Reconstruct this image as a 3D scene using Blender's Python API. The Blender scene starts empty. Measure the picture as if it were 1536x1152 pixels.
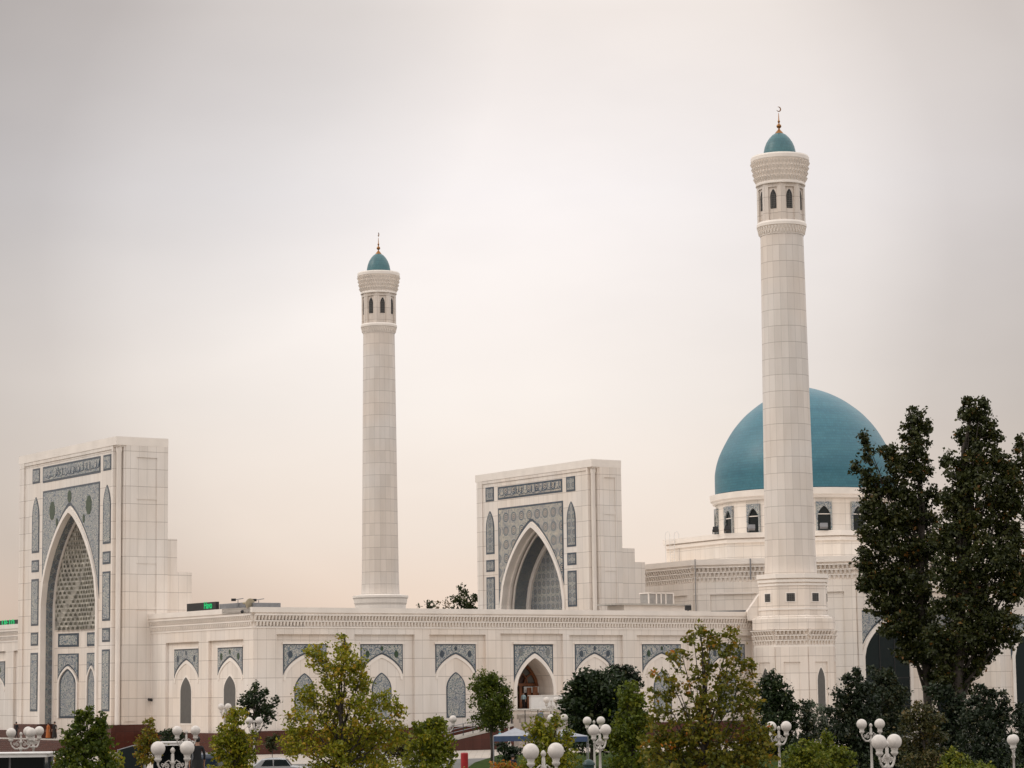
import bpy, math, random
import numpy as np
from mathutils import Vector, Matrix
R = math.radians
S = bpy.context.scene
COL = S.collection
rnd = random.Random(7)

# ------------------------------------------------------------------ camera
FOC, W0, H0, EYE = 3700.0, 1536, 1152, 5.6
PITCH, ROLL = math.atan(459 / FOC), 0.0125
fw = Vector((0, math.cos(PITCH), math.sin(PITCH)))
up0 = Vector((0, -math.sin(PITCH), math.cos(PITCH))); rt0 = Vector((1, 0, 0))
rt = rt0 * math.cos(ROLL) - up0 * math.sin(ROLL)
up = up0 * math.cos(ROLL) + rt0 * math.sin(ROLL)
cd = bpy.data.cameras.new('camera'); cam = bpy.data.objects.new('camera', cd); COL.objects.link(cam)
cd.sensor_width = 36; cd.lens = 36 * FOC / W0; cd.clip_end = 6000; cd.clip_start = 1
m = Matrix.Identity(4)
for i in range(3):
    m[i][0], m[i][1], m[i][2] = rt[i], up[i], -fw[i]
m[2][3] = EYE
cam.matrix_world = m
S.camera = cam

def ray(px, py):
    d = fw + rt * ((px - 768) / FOC) + up * (-(py - 576) / FOC)
    return d / d.y
def at(px, py, Y):                      # measured photo point -> point of the place at distance Y
    d = ray(px, py); return Vector((d.x * Y, Y, EYE + d.z * Y))
def hor(px): return 1035 - ROLL * (px - 768)
def ground(px, Y):
    return at(px, hor(px) + 60, Y)

# ------------------------------------------------------------------ mesh collecting
class Face:
    """a vertical plane with its own coordinates: s along, z up, o outwards"""
    def __init__(f, x, y, ang, out):
        f.x, f.y = x, y
        f.d = Vector((math.cos(ang), math.sin(ang), 0))
        n = Vector((-f.d.y, f.d.x, 0)); f.n = n * out
    def p(f, s, z, o=0): return Vector((f.x + f.d.x * s + f.n.x * o, f.y + f.d.y * s + f.n.y * o, z))
    def st(f, px, py):
        r = ray(px, py)
        # point r*t with (P - origin).n = 0
        t = (f.x * f.n.x + f.y * f.n.y - 0) / (r.x * f.n.x + r.y * f.n.y)
        P = Vector((r.x * t, r.y * t, EYE + r.z * t))
        return (P - Vector((f.x, f.y, 0))).dot(f.d), P.z

class MB:
    def __init__(b): b.v, b.f, b.uv, b.mi = [], [], [], []
    def face(b, pts, uv=None, mi=0):
        i = len(b.v); b.v += [tuple(p) for p in pts]; b.f.append(tuple(range(i, i + len(pts)))); b.uv.append(uv); b.mi.append(mi)
    def hexa(b, P, mi=0):               # P: 4 bottom, 4 top
        for q in ((0, 1, 5, 4), (1, 2, 6, 5), (2, 3, 7, 6), (3, 0, 4, 7), (4, 5, 6, 7), (3, 2, 1, 0)):
            b.face([P[k] for k in q], None, mi)
    def box(b, F, s0, s1, z0, z1, o0, o1, mi=0):
        b.hexa([F.p(s0, z0, o1), F.p(s1, z0, o1), F.p(s1, z0, o0), F.p(s0, z0, o0),
                F.p(s0, z1, o1), F.p(s1, z1, o1), F.p(s1, z1, o0), F.p(s0, z1, o0)], mi)
    def prism(b, F, pts, o0, o1, mi=0, front=True, back=True, sides=True):
        if front: b.face([F.p(s, z, o1) for s, z in pts], None, mi)
        if back: b.face([F.p(s, z, o0) for s, z in reversed(pts)], None, mi)
        n = len(pts)
        if sides:
            for k in range(n):
                (s, z), (s2, z2) = pts[k], pts[(k + 1) % n]
                b.face([F.p(s, z, o0), F.p(s2, z2, o0), F.p(s2, z2, o1), F.p(s, z, o1)], None, mi)
    def plan(b, pts, z0, z1, mi=0, top=True):     # vertical prism over a plan outline
        n = len(pts)
        for k in range(n):
            p, q = pts[k], pts[(k + 1) % n]
            b.face([(p[0], p[1], z0), (q[0], q[1], z0), (q[0], q[1], z1), (p[0], p[1], z1)], None, mi)
        if top: b.face([(p[0], p[1], z1) for p in pts], None, mi)
        b.face([(p[0], p[1], z0) for p in reversed(pts)], None, mi)
    def lathe(b, c, prof, n=24, a0=0.0, mi=0, vscale=1.0, arc=None, uw=.95):
        A0, A1 = (a0, a0 + 2 * math.pi) if arc is None else arc
        for k in range(n):
            a, a2 = A0 + (A1 - A0) * k / n, A0 + (A1 - A0) * (k + 1) / n
            for (r, z), (r2, z2) in zip(prof, prof[1:]):
                P = [(c[0] + r * math.cos(a), c[1] + r * math.sin(a), z), (c[0] + r * math.cos(a2), c[1] + r * math.sin(a2), z),
                     (c[0] + r2 * math.cos(a2), c[1] + r2 * math.sin(a2), z2), (c[0] + r2 * math.cos(a), c[1] + r2 * math.sin(a), z2)]
                U = [(k * uw, z), (k * uw + uw, z), (k * uw + uw, z2), (k * uw, z2)]
                if r2 < 1e-5: P, U = P[:3], U[:3]
                elif r < 1e-5: P, U = [P[0], P[2], P[3]], [U[0], U[2], U[3]]
                b.face(P, U, mi)
    def tube(b, pts, rad, n=6, mi=0):
        pts = [Vector(p) for p in pts]
        if not hasattr(rad, '__len__'): rad = [rad] * len(pts)
        rings = []
        for i, p in enumerate(pts):
            t = (pts[min(i + 1, len(pts) - 1)] - pts[max(i - 1, 0)]).normalized()
            a = t.cross(Vector((0, 0, 1)) if abs(t.z) < .9 else Vector((0, 1, 0))).normalized(); c = a.cross(t)
            rings.append([p + (a * math.cos(2 * math.pi * k / n) + c * math.sin(2 * math.pi * k / n)) * rad[i] for k in range(n)])
        i0 = len(b.v)
        for r in rings: b.v += [tuple(p) for p in r]
        for i in range(len(rings) - 1):
            for k in range(n):
                k2 = (k + 1) % n
                b.f.append((i0 + i * n + k, i0 + (i + 1) * n + k, i0 + (i + 1) * n + k2, i0 + i * n + k2)); b.uv.append(None); b.mi.append(mi)
        b.f.append(tuple(i0 + k for k in range(n))); b.uv.append(None); b.mi.append(mi)
        b.f.append(tuple(i0 + (len(rings) - 1) * n + k for k in reversed(range(n)))); b.uv.append(None); b.mi.append(mi)
    def ball(b, c, r, n=16, m=10, sx=1, sy=1, sz=1, mi=0):
        i0 = len(b.v)
        for j in range(m + 1):
            t = math.pi * j / m
            for k in range(n):
                a = 2 * math.pi * k / n
                b.v.append((c[0] + r * sx * math.sin(t) * math.cos(a), c[1] + r * sy * math.sin(t) * math.sin(a), c[2] + r * sz * math.cos(t)))
        for j in range(m):
            for k in range(n):
                k2 = (k + 1) % n
                b.f.append((i0 + j * n + k, i0 + (j + 1) * n + k, i0 + (j + 1) * n + k2, i0 + j * n + k2)); b.uv.append(None); b.mi.append(mi)
    def build(b, name, mat, parent=None, smooth=False, weld=False, bevel=0):
        org = parent_origin(parent)
        me = bpy.data.meshes.new(name)
        V = np.array(b.v, dtype=float)
        me.from_pydata((V - np.array(org)).tolist(), [], b.f)
        mats = mat if isinstance(mat, (list, tuple)) else [mat]
        for q in mats: me.materials.append(q)
        ul = me.uv_layers.new(name='UVMap')
        buf = np.zeros((len(me.loops), 2)); li = 0
        for fi, f in enumerate(b.f):
            P = V[list(f)]
            if b.uv[fi] is not None: U = np.array(b.uv[fi])
            else:
                nrm = np.zeros(3)
                for k in range(len(P)): nrm += np.cross(P[k] - P[0], P[(k + 1) % len(P)] - P[0])
                l = np.linalg.norm(nrm); nrm = nrm / l if l > 1e-12 else np.array((0, 0, 1.0))
                h = math.hypot(nrm[0], nrm[1])
                if h < .5: U = P[:, :2]
                else:
                    t = np.array((-nrm[1] / h, nrm[0] / h, 0)); t = t if (t[0] > 1e-6 or (abs(t[0]) <= 1e-6 and t[1] > 0)) else -t
                    U = np.stack((P @ t, P[:, 2]), 1)
            buf[li:li + len(f)] = U; li += len(f)
        ul.data.foreach_set('uv', buf.ravel())
        me.polygons.foreach_set('material_index', b.mi)
        if smooth: me.polygons.foreach_set('use_smooth', [True] * len(b.f))
        if weld or bevel or smooth:
            import bmesh
            bm = bmesh.new(); bm.from_mesh(me)
            bmesh.ops.remove_doubles(bm, verts=bm.verts, dist=1e-4)
            bmesh.ops.recalc_face_normals(bm, faces=bm.faces)
            if bevel:
                es = [e for e in bm.edges if len(e.link_faces) == 2 and e.calc_face_angle(0) > .5]
                bmesh.ops.bevel(bm, geom=es, offset=bevel, segments=2, affect='EDGES', profile=.6, clamp_overlap=True)
            bm.to_mesh(me); bm.free()
        me.update()
        o = bpy.data.objects.new(name, me); COL.objects.link(o)
        if parent is not None: o.parent = parent
        return o

ORG = {}
def parent_origin(o):
    while o is not None:
        if o.name in ORG: return ORG[o.name]
        o = o.parent
    return (0, 0, 0)
def thing(name, label, cat, loc=(0, 0, 0), group=None):
    o = bpy.data.objects.new(name, None); COL.objects.link(o); o.location = loc; o.empty_display_size = .3
    ORG[o.name] = tuple(loc)
    return tag(o, label, cat, group)
def tag(o, label, cat, group=None):
    o['label'] = label; o['category'] = cat
    if group: o['group'] = group
    return o
def structure(o): o['kind'] = 'structure'; return o
def dup(o, parent=None):
    c = o.copy(); COL.objects.link(c)
    if parent is not None: c.parent = parent
    for ch in [x for x in ALLCH.get(o.name, [])]: dup(ch, c)
    return c
ALLCH = {}
def index_children():
    ALLCH.clear()
    for o in COL.objects:
        if o.parent: ALLCH.setdefault(o.parent.name, []).append(o)

# ------------------------------------------------------------------ materials
def newmat(name):
    m = bpy.data.materials.new(name); m.use_nodes = True
    nt = m.node_tree; return m, nt, nt.nodes['Principled BSDF']
def nd(nt, t, **kw):
    n = nt.nodes.new(t)
    for k, v in kw.items():
        if k in n.inputs: n.inputs[k].default_value = v
        else: setattr(n, k, v)
    return n
def ramp(nt, stops, interp='LINEAR'):
    n = nt.nodes.new('ShaderNodeValToRGB'); e = n.color_ramp; e.interpolation = interp
    while len(e.elements) < len(stops): e.elements.new(.5)
    for el, (p, c) in zip(e.elements, stops): el.position = p; el.color = (c[0], c[1], c[2], 1)
    return n
def mix(nt, a, b, fac, mode='MIX'):
    n = nt.nodes.new('ShaderNodeMix'); n.data_type = 'RGBA'; n.blend_type = mode
    for s, v in ((n.inputs[0], fac), (n.inputs[6], a), (n.inputs[7], b)):
        if hasattr(v, 'links') or hasattr(v, 'is_linked'): nt.links.new(v, s)
        elif isinstance(v, (int, float)): s.default_value = v
        else: s.default_value = (*v, 1)
    return n.outputs[2]
def math_(nt, op, a, b=0.0):
    n = nt.nodes.new('ShaderNodeMath'); n.operation = op
    for s, v in ((n.inputs[0], a), (n.inputs[1], b)):
        if isinstance(v, (int, float)): s.default_value = v
        else: nt.links.new(v, s)
    return n.outputs[0]
def uvn(nt): return nd(nt, 'ShaderNodeUVMap', uv_map='UVMap').outputs[0]
def simple(name, c, rough=.6, metal=0, noise=.12, nscale=3.0, spec=.5, bump=0):
    m, nt, b = newmat(name)
    g = nd(nt, 'ShaderNodeNewGeometry')
    n = nd(nt, 'ShaderNodeTexNoise', Scale=nscale, Detail=4.0); nt.links.new(g.outputs['Position'], n.inputs['Vector'])
    r = ramp(nt, [(.3, [x * (1 - noise) for x in c]), (.7, [min(1, x * (1 + noise)) for x in c])])
    nt.links.new(n.outputs[0], r.inputs[0]); nt.links.new(r.outputs[0], b.inputs['Base Color'])
    b.inputs['Roughness'].default_value = rough; b.inputs['Metallic'].default_value = metal
    b.inputs['Specular IOR Level'].default_value = spec
    if bump:
        bp = nd(nt, 'ShaderNodeBump', Strength=bump, Distance=.02); nt.links.new(n.outputs[0], bp.inputs['Height']); nt.links.new(bp.outputs[0], b.inputs['Normal'])
    return m
def slabs(name, c, bw=.95, bh=1.75, mortar=.022, mc=.74, rough=.45, var=.06, offset=0.0, stain=.09):
    """stone cladding: slabs with thin joints, slab to slab tone changes, faint weathering"""
    m, nt, b = newmat(name); uv = uvn(nt)
    br = nd(nt, 'ShaderNodeTexBrick', Scale=1.0, Bias=0.0); br.offset = offset
    br.inputs['Mortar Size'].default_value = mortar; br.inputs['Mortar Smooth'].default_value = .3
    br.inputs['Brick Width'].default_value = bw; br.inputs['Row Height'].default_value = bh
    br.inputs['Color1'].default_value = (*[x * (1 - var) for x in c], 1); br.inputs['Color2'].default_value = (*[min(1, x * (1 + var * .6)) for x in c], 1)
    br.inputs['Mortar'].default_value = (*[x * mc for x in c], 1)
    nt.links.new(uv, br.inputs['Vector'])
    g = nd(nt, 'ShaderNodeNewGeometry')
    mp = nd(nt, 'ShaderNodeMapping'); mp.inputs['Scale'].default_value = (.9, .9, .16); nt.links.new(g.outputs['Position'], mp.inputs['Vector'])
    n = nd(nt, 'ShaderNodeTexNoise', Scale=.8, Detail=5.0, Roughness=.6); nt.links.new(mp.outputs[0], n.inputs['Vector'])
    r = ramp(nt, [(.32, (1 - stain, 1 - stain * 1.1, 1 - stain * 1.25)), (.6, (1, 1, 1))]); nt.links.new(n.outputs[0], r.inputs[0])
    n2 = nd(nt, 'ShaderNodeTexNoise', Scale=.12, Detail=2.0); nt.links.new(g.outputs['Position'], n2.inputs['Vector'])
    r2 = ramp(nt, [(.35, (1.0, .965, .93)), (.65, (.97, .985, 1.0))]); nt.links.new(n2.outputs[0], r2.inputs[0])
    sy = nt.nodes.new('ShaderNodeSeparateXYZ'); nt.links.new(uv, sy.inputs[0])
    fr = math_(nt, 'FRACT', math_(nt, 'DIVIDE', sy.outputs[1], bh)); hl = math_(nt, 'LESS_THAN', math_(nt, 'ABSOLUTE', math_(nt, 'SUBTRACT', fr, .99)), .014)
    bed = mix(nt, (1, 1, 1), (.70, .68, .66), math_(nt, 'MULTIPLY', hl, 1.0 if bh > 1.2 else 0.0))
    col = mix(nt, mix(nt, mix(nt, br.outputs[0], bed, 1.0, 'MULTIPLY'), r.outputs[0], 1.0, 'MULTIPLY'), r2.outputs[0], 1.0, 'MULTIPLY')
    nt.links.new(col, b.inputs['Base Color']); b.inputs['Roughness'].default_value = rough
    b.inputs['Specular IOR Level'].default_value = .35
    bp = nd(nt, 'ShaderNodeBump', Strength=.4, Distance=.02, invert=True); nt.links.new(br.outputs[1], bp.inputs['Height']); nt.links.new(bp.outputs[0], b.inputs['Normal'])
    return m
BLUE, DEEP, PALE, TURQ = (.035, .062, .105), (.010, .02, .045), (.52, .51, .47), (.05, .16, .17)
def floral(name, cell=.42, big=0, warm=.0, dark=1.0):
    """glazed mosaic: scrolling vines and small flowers; big>0 adds rosettes on a lattice"""
    m, nt, b = newmat(name); uv = uvn(nt)
    nz = nd(nt, 'ShaderNodeTexNoise', Scale=1.6 / cell, Detail=2.0); nt.links.new(uv, nz.inputs['Vector'])
    dis = nt.nodes.new('ShaderNodeVectorMath'); dis.operation = 'MULTIPLY_ADD'
    nt.links.new(nz.outputs[1], dis.inputs[0]); dis.inputs[1].default_value = (cell * .7,) * 3; nt.links.new(uv, dis.inputs[2])
    v = nd(nt, 'ShaderNodeTexVoronoi', Scale=1 / cell, Randomness=.75); nt.links.new(dis.outputs[0], v.inputs['Vector'])
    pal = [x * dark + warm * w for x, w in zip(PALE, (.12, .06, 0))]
    r = ramp(nt, [(0, DEEP), (.13, TURQ), (.2, pal), (.34, (.12, .16, .2)), (.44, pal), (.58, DEEP), (.63, (.14, .19, .24)), (.76, pal)], 'CONSTANT')
    nt.links.new(v.outputs['Distance'], r.inputs[0])
    v2 = nd(nt, 'ShaderNodeTexVoronoi', Scale=2.7 / cell); nt.links.new(uv, v2.inputs['Vector'])
    r2 = ramp(nt, [(0, (.25, .25, .22)), (.16, BLUE), (.3, pal), (.5, (.13, .18, .24))], 'CONSTANT'); nt.links.new(v2.outputs['Distance'], r2.inputs[0])
    col = mix(nt, r.outputs[0], r2.outputs[0], .30)
    if big:
        v3 = nd(nt, 'ShaderNodeTexVoronoi', Scale=1 / big, Randomness=.0); nt.links.new(uv, v3.inputs['Vector'])
        r3 = ramp(nt, [(0, DEEP), (.07, pal), (.13, BLUE), (.2, pal), (.25, BLUE), (.31, (.2, .24, .27)), (.37, pal)], 'CONSTANT'); nt.links.new(v3.outputs['Distance'], r3.inputs[0])
        mk = ramp(nt, [(0, (1, 1, 1)), (.38, (.12, .12, .12))], 'CONSTANT'); nt.links.new(v3.outputs['Distance'], mk.inputs[0])
        col = mix(nt, col, r3.outputs[0], mk.outputs[0])
    n4 = nd(nt, 'ShaderNodeTexNoise', Scale=.5); nt.links.new(uv, n4.inputs['Vector'])
    r4 = ramp(nt, [(.3, (.85, .85, .88)), (.7, (1.1, 1.07, 1.0))]); nt.links.new(n4.outputs[0], r4.inputs[0])
    nt.links.new(mix(nt, col, r4.outputs[0], 1.0, 'MULTIPLY'), b.inputs['Base Color'])
    b.inputs['Roughness'].default_value = .3
    return m
def glass(name, c, rough=.08):
    m, nt, b = newmat(name); b.inputs['Base Color'].default_value = (*c, 1); b.inputs['Roughness'].default_value = rough
    b.inputs['Specular IOR Level'].default_value = .25
    return m
def dometile(name, c):
    m, nt, b = newmat(name); uv = uvn(nt)
    br = nd(nt, 'ShaderNodeTexBrick', Scale=1.0); br.inputs['Brick Width'].default_value = .5; br.inputs['Row Height'].default_value = .34
    br.inputs['Mortar Size'].default_value = .02; br.inputs['Color1'].default_value = (*[x * .92 for x in c], 1)
    br.inputs['Color2'].default_value = (*[x * 1.06 for x in c], 1); br.inputs['Mortar'].default_value = (*[x * .75 for x in c], 1); nt.links.new(uv, br.inputs['Vector'])
    g = nd(nt, 'ShaderNodeNewGeometry'); mp = nd(nt, 'ShaderNodeMapping'); mp.inputs['Scale'].default_value = (.25, .25, 1.6)
    nt.links.new(g.outputs['Position'], mp.inputs['Vector'])
    n = nd(nt, 'ShaderNodeTexNoise', Scale=1.0, Detail=5.0, Roughness=.65); nt.links.new(mp.outputs[0], n.inputs['Vector'])
    r = ramp(nt, [(.3, (.78, .85, .89)), (.5, (1, 1, 1)), (.72, (1.3, 1.13, 1.08))]); nt.links.new(n.outputs[0], r.inputs[0])
    nt.links.new(mix(nt, br.outputs[0], r.outputs[0], 1.0, 'MULTIPLY'), b.inputs['Base Color'])
    b.inputs['Roughness'].default_value = .4; b.inputs['Specular IOR Level'].default_value = .5
    bp = nd(nt, 'ShaderNodeBump', Strength=.25, Distance=.02, invert=True); nt.links.new(br.outputs[1], bp.inputs['Height']); nt.links.new(bp.outputs[0], b.inputs['Normal'])
    return m
def emit(name, c, s):
    m, nt, b = newmat(name); b.inputs['Base Color'].default_value = (0, 0, 0, 1)
    b.inputs['Emission Color'].default_value = (*c, 1); b.inputs['Emission Strength'].default_value = s; return m
def leafmat(name, stops, trans=.35, rough=.5):
    m, nt, b = newmat(name)
    a = nd(nt, 'ShaderNodeAttribute', attribute_name='tint'); r = ramp(nt, stops); nt.links.new(a.outputs['Fac'], r.inputs[0])
    nt.links.new(r.outputs[0], b.inputs['Base Color']); b.inputs['Roughness'].default_value = rough; b.inputs['Specular IOR Level'].default_value = .3
    t = nd(nt, 'ShaderNodeBsdfTranslucent'); nt.links.new(r.outputs[0], t.inputs['Color'])
    ms = nd(nt, 'ShaderNodeMixShader'); ms.inputs[0].default_value = trans
    nt.links.new(b.outputs[0], ms.inputs[1]); nt.links.new(t.outputs[0], ms.inputs[2])
    nt.links.new(ms.outputs[0], nt.nodes['Material Output'].inputs['Surface'])
    return m

STONE_C = (.835, .765, .697)
M = dict(
    stone=slabs('white_stone', STONE_C), trim=simple('stone_trim', (.835, .768, .70), .5, noise=.06, nscale=.6),
    trim_dark=simple('stone_trim_shadow_joint', (.60, .54, .48), .6, noise=.08, nscale=.6),
    drum=slabs('pale_stone', (.855, .79, .72), 1.05, 1.3), shaft=slabs('minaret_stone', (.745, .685, .63), .95, 1.75, var=.07, mc=.74),
    plinth=slabs('maroon_granite', (.085, .026, .018), 1.0, 1.0, mortar=.02, mc=.6, rough=.25, var=.12, stain=.2),
    floral=floral('floral_mosaic', .52), fine=floral('fine_mosaic', .4), girih=floral('rosette_mosaic', .42, 1.62, warm=.9, dark=1.0),
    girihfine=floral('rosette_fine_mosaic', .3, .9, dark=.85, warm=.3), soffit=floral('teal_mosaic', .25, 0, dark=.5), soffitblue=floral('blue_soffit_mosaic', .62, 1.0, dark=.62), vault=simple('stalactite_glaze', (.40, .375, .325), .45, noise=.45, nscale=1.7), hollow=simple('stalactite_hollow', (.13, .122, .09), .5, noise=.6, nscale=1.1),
    blue=simple('blue_glaze', (.055, .075, .098), .3, noise=.25, nscale=2), green=simple('green_glaze', (.03, .06, .03), .3, noise=.4, nscale=4),
    dome=dometile('turquoise_tile', (.038, .16, .212)), minidome=dometile('turquoise_tile_pale', (.052, .15, .172)),
    gold=simple('gold', (.27, .13, .05), .35, 1.0), wood=simple('varnished_wood', (.16, .055, .018), .4, noise=.35, nscale=2),
    darkwood=simple('dark_wood', (.05, .02, .012), .5), dark=glass('dark_glass', (.012, .017, .018)), teal=glass('teal_glass', (.004, .011, .012), .35),
    grille=simple('grey_lattice', (.105, .10, .092), .6), scriptblue=simple('script_glaze', (.07, .10, .14), .4), frosted=simple('frosted_panel', (.34, .32, .30), .5), black=simple('black_metal', (.015, .015, .016), .5), grey=simple('grey_metal', (.25, .25, .26), .5, .2),
    white=simple('white_paint', (.75, .73, .70), .45, noise=.05), iron=simple('white_cast_iron', (.50, .465, .425), .5, noise=.12, nscale=9),
    bark=simple('bark', (.045, .035, .028), .9, noise=.4, nscale=8, bump=.6), barkpale=simple('grey_bark', (.10, .085, .07), .9, noise=.3, nscale=8, bump=.5),
    rail=simple('pale_rail', (.5, .47, .42), .4, .3), red=simple('red_paint', (.33, .012, .016), .4), tyre=simple('tyre_rubber', (.015, .015, .015), .8),
    asphalt=simple('asphalt', (.13, .125, .118), .9, noise=.2, nscale=.6), paver=slabs('paving', (.46, .41, .36), .6, .6, mortar=.02, mc=.7, rough=.8, var=.1),
    lawn=simple('lawn', (.03, .048, .009), .95, noise=.4, nscale=2, spec=.05), navy=simple('navy_cloth', (.012, .016, .04), .85), tent=simple('blue_canopy', (.045, .075, .15), .7),
    tentgrey=simple('grey_canopy', (.3, .31, .34), .7), led=emit('led_green', (.0, .55, .16), .9), roof=simple('roof_felt', (.45, .42, .38), .8),
    kerb=simple('kerb_stone', (.42, .39, .35), .8), bin=simple('green_bin_plastic', (.012, .04, .04), .4))
def globe_mat():
    m, nt, b = newmat('opal_glass'); b.inputs['Base Color'].default_value = (.62, .57, .52, 1); b.inputs['Roughness'].default_value = .35
    b.inputs['Subsurface Weight'].default_value = 0.0; return m
M['globe'] = simple('opal_glass', (.60, .555, .51), .35, noise=.09, nscale=5)

# ------------------------------------------------------------------ arch shapes
P_, Q_ = 1.75, .8
def arch_z(x, w, zs, za):
    t = min(1.0, abs(x) / w)
    return zs + (za - zs) * max(0.0, 1 - t ** (1 / Q_)) ** (1 / P_)
def arch_pts(sc, w, zs, za, n=14):
    """from the high-s foot over the apex to the low-s foot"""
    out = []
    for k in range(2 * n + 1):
        u = -1 + k / n
        x = -math.copysign(1 - (1 - abs(u)) ** 1.0, u)
        out.append((sc + x * w, arch_z(x * w, w, zs, za)))
    return out
def lancet(sc, w, z0, zs, za, n=10): return [(sc - w, z0), (sc + w, z0)] + arch_pts(sc, w, zs, za, n)
def band(sc, w, zs, za, t, z0, n=14):
    """arch rib of thickness t outside the opening, with legs down to z0"""
    return [(sc + w + t, z0)] + arch_pts(sc, w + t, zs, za + t * 1.25, n) + [(sc - w - t, z0), (sc - w, z0)] + arch_pts(sc, w, zs, za, n)[::-1] + [(sc + w, z0)]
def spandrel(s0, s1, zt, sc, w, zs, za, b=0.0, n=14):
    pts = [(s0 + b, zt - b), (s1 - b, zt - b)]
    lo, hi = s0 + b, s1 - b
    for k in range(2 * n + 1):
        s = hi + (lo - hi) * k / (2 * n)
        pts.append((s, min(zt - b * 1.2, arch_z(s - sc, w, zs, za) + 1.5 * b)))
    return pts
def panel(F, pts, par, mat, o=0.0, b=.1, name='tile_panel', shr=None):
    """glazed panel: blue border slab with the mosaic field proud of it"""
    e = MB(); e.prism(F, pts, o - .02, o + .03); q = e.build(name, M['blue'], par)
    if shr is None:
        ss = [p[0] for p in pts]; zs = [p[1] for p in pts]; cs, cz = (min(ss) + max(ss)) / 2, (min(zs) + max(zs)) / 2
        hs, hz = (max(ss) - min(ss)) / 2, (max(zs) - min(zs)) / 2
        shr = [(cs + (s - cs) * (1 - b / hs), cz + (z - cz) * (1 - b / hz)) for s, z in pts]
    e = MB(); e.prism(F, shr, o + .03, o + .055, back=False); e.build('mosaic_field', mat, q)
    return q
def rect(s0, s1, z0, z1): return [(s0, z0), (s1, z0), (s1, z1), (s0, z1)]
COVER = 1.75
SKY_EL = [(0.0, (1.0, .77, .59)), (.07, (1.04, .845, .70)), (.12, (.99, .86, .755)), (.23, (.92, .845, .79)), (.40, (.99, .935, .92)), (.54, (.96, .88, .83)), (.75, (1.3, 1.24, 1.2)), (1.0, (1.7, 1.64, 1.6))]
SKY_OFF = (.3, .2, .1)
SKY_BRIGHT = (745, 390)
SKY_PATCH = [(0, (1.02, 1.02, 1.02)), (.05, (.95, .95, .95)), (.13, (.87, .865, .86)), (.20, (.72, .71, .705)), (.30, (.63, .62, .615)), (.5, (.68, .67, .67)), (1, (.8, .8, .8))]
SKY_DARK = (150, -40)
SKY_CLOUD = [(0, (.80, .81, .825)), (.06, (.85, .86, .87)), (.16, (1, 1, 1))]
SUN_E, EXPO = .5, .12
GROW = dict(poplar_tree=1.04, distant_tree=.95, broadleaf_tree=1.03)
# ------------------------------------------------------------------ plan of the place
def proj(P):
    v = Vector(P) - Vector((0, 0, EYE)); d = v.dot(fw)
    return 768 + FOC * v.dot(rt) / d, 576 - FOC * v.dot(up) / d
def solve(f, target, lo, hi):
    for _ in range(60):
        mid = (lo + hi) / 2
        if (f(mid) - target) * (f(hi) - target) > 0: hi = mid
        else: lo = mid
    return (lo + hi) / 2
def pxm(px, py, Y): return at(px + 1, py, Y).x - at(px, py, Y).x
UA, VA = R(34.5), R(124.5)
U = Vector((math.cos(UA), math.sin(UA), 0)); V = Vector((math.cos(VA), math.sin(VA), 0))
A = at(380, hor(380), 229); A.z = 0
FM = Face(A.x, A.y, UA, -1)          # gallery, long side
FL = Face(A.x, A.y, VA, 1)           # gallery, short side
sQ = FL.st(226, 1042)[0]; Q = FL.p(sQ, 0)
tC = solve(lambda t: proj(tuple((Q - U * t)[:2]) + (EYE,))[0], 173.0, 0, 12)
C1 = Q - U * tC; F1 = Face(C1.x, C1.y, VA, 1)
C2 = at(893.5, hor(893), 278); F2 = Face(C2.x, C2.y, VA, 1)
W1 = solve(lambda w: proj(F1.p(w, EYE))[0], 27.5, 5, 40)
W2 = solve(lambda w: proj(F2.p(w, EYE))[0], 719.5, 5, 40)

# ------------------------------------------------------------------ ground
g = MB(); X = 3000
g.face([(-X, -200, 0), (X, -200, 0), (X, 5000, 0), (-X, 5000, 0)]); structure(g.build('ground', M['asphalt']))
g = MB()
pv = [FM.p(-30, .004, 30), FM.p(75, .004, 30), FM.p(75, .004, .5), FM.p(-1, .004, .5), FM.p(-1, .004, -40), FM.p(-30, .004, -40)]
g.face(pv); structure(g.build('pavement', M['paver']))
g = MB(); 
def gz(px, py, z=0.0):
    r = ray(px, py); t = (z - EYE) / r.z; return (r.x * t, r.y * t)
for q in ([(700, 1155), (712, 1146), (748, 1134.5), (860, 1131), (1010, 1129), (1180, 1127), (1290, 1125), (1560, 1122), (1900, 1200), (700, 1200)],): g.plan([gz(*p) for p in q][::-1], .0, .12)
structure(g.build('lawn', M['lawn']))

# ------------------------------------------------------------------ shared ornament
def dentils(mb, F, s0, s1, z0, z1, pitch, o, rows=2, gap=.42):
    """hanging stalactite rows under a cornice"""
    h = (z1 - z0) / rows; n = max(2, int(round((s1 - s0) / pitch))); p = (s1 - s0) / n
    for r in range(rows):
        zt = z1 - r * h; oo = o * (1 - r / rows * .75)
        mb.box(F, s0, s1, zt - h * .2, zt, -.01, oo)
        for k in range(n):
            a = s0 + p * (k + (.5 if r % 2 else 0)); b_ = a + p * (1 - gap)
            if b_ > s1: continue
            mb.hexa([F.p(a + p * .12, zt - h * .92, oo * .45), F.p(b_ - p * .12, zt - h * .92, oo * .45), F.p(b_ - p * .12, zt - h * .92, -.01), F.p(a + p * .12, zt - h * .92, -.01),
                     F.p(a, zt - h * .22, oo * .9), F.p(b_, zt - h * .22, oo * .9), F.p(b_, zt - h * .22, -.01), F.p(a, zt - h * .22, -.01)])

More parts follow.
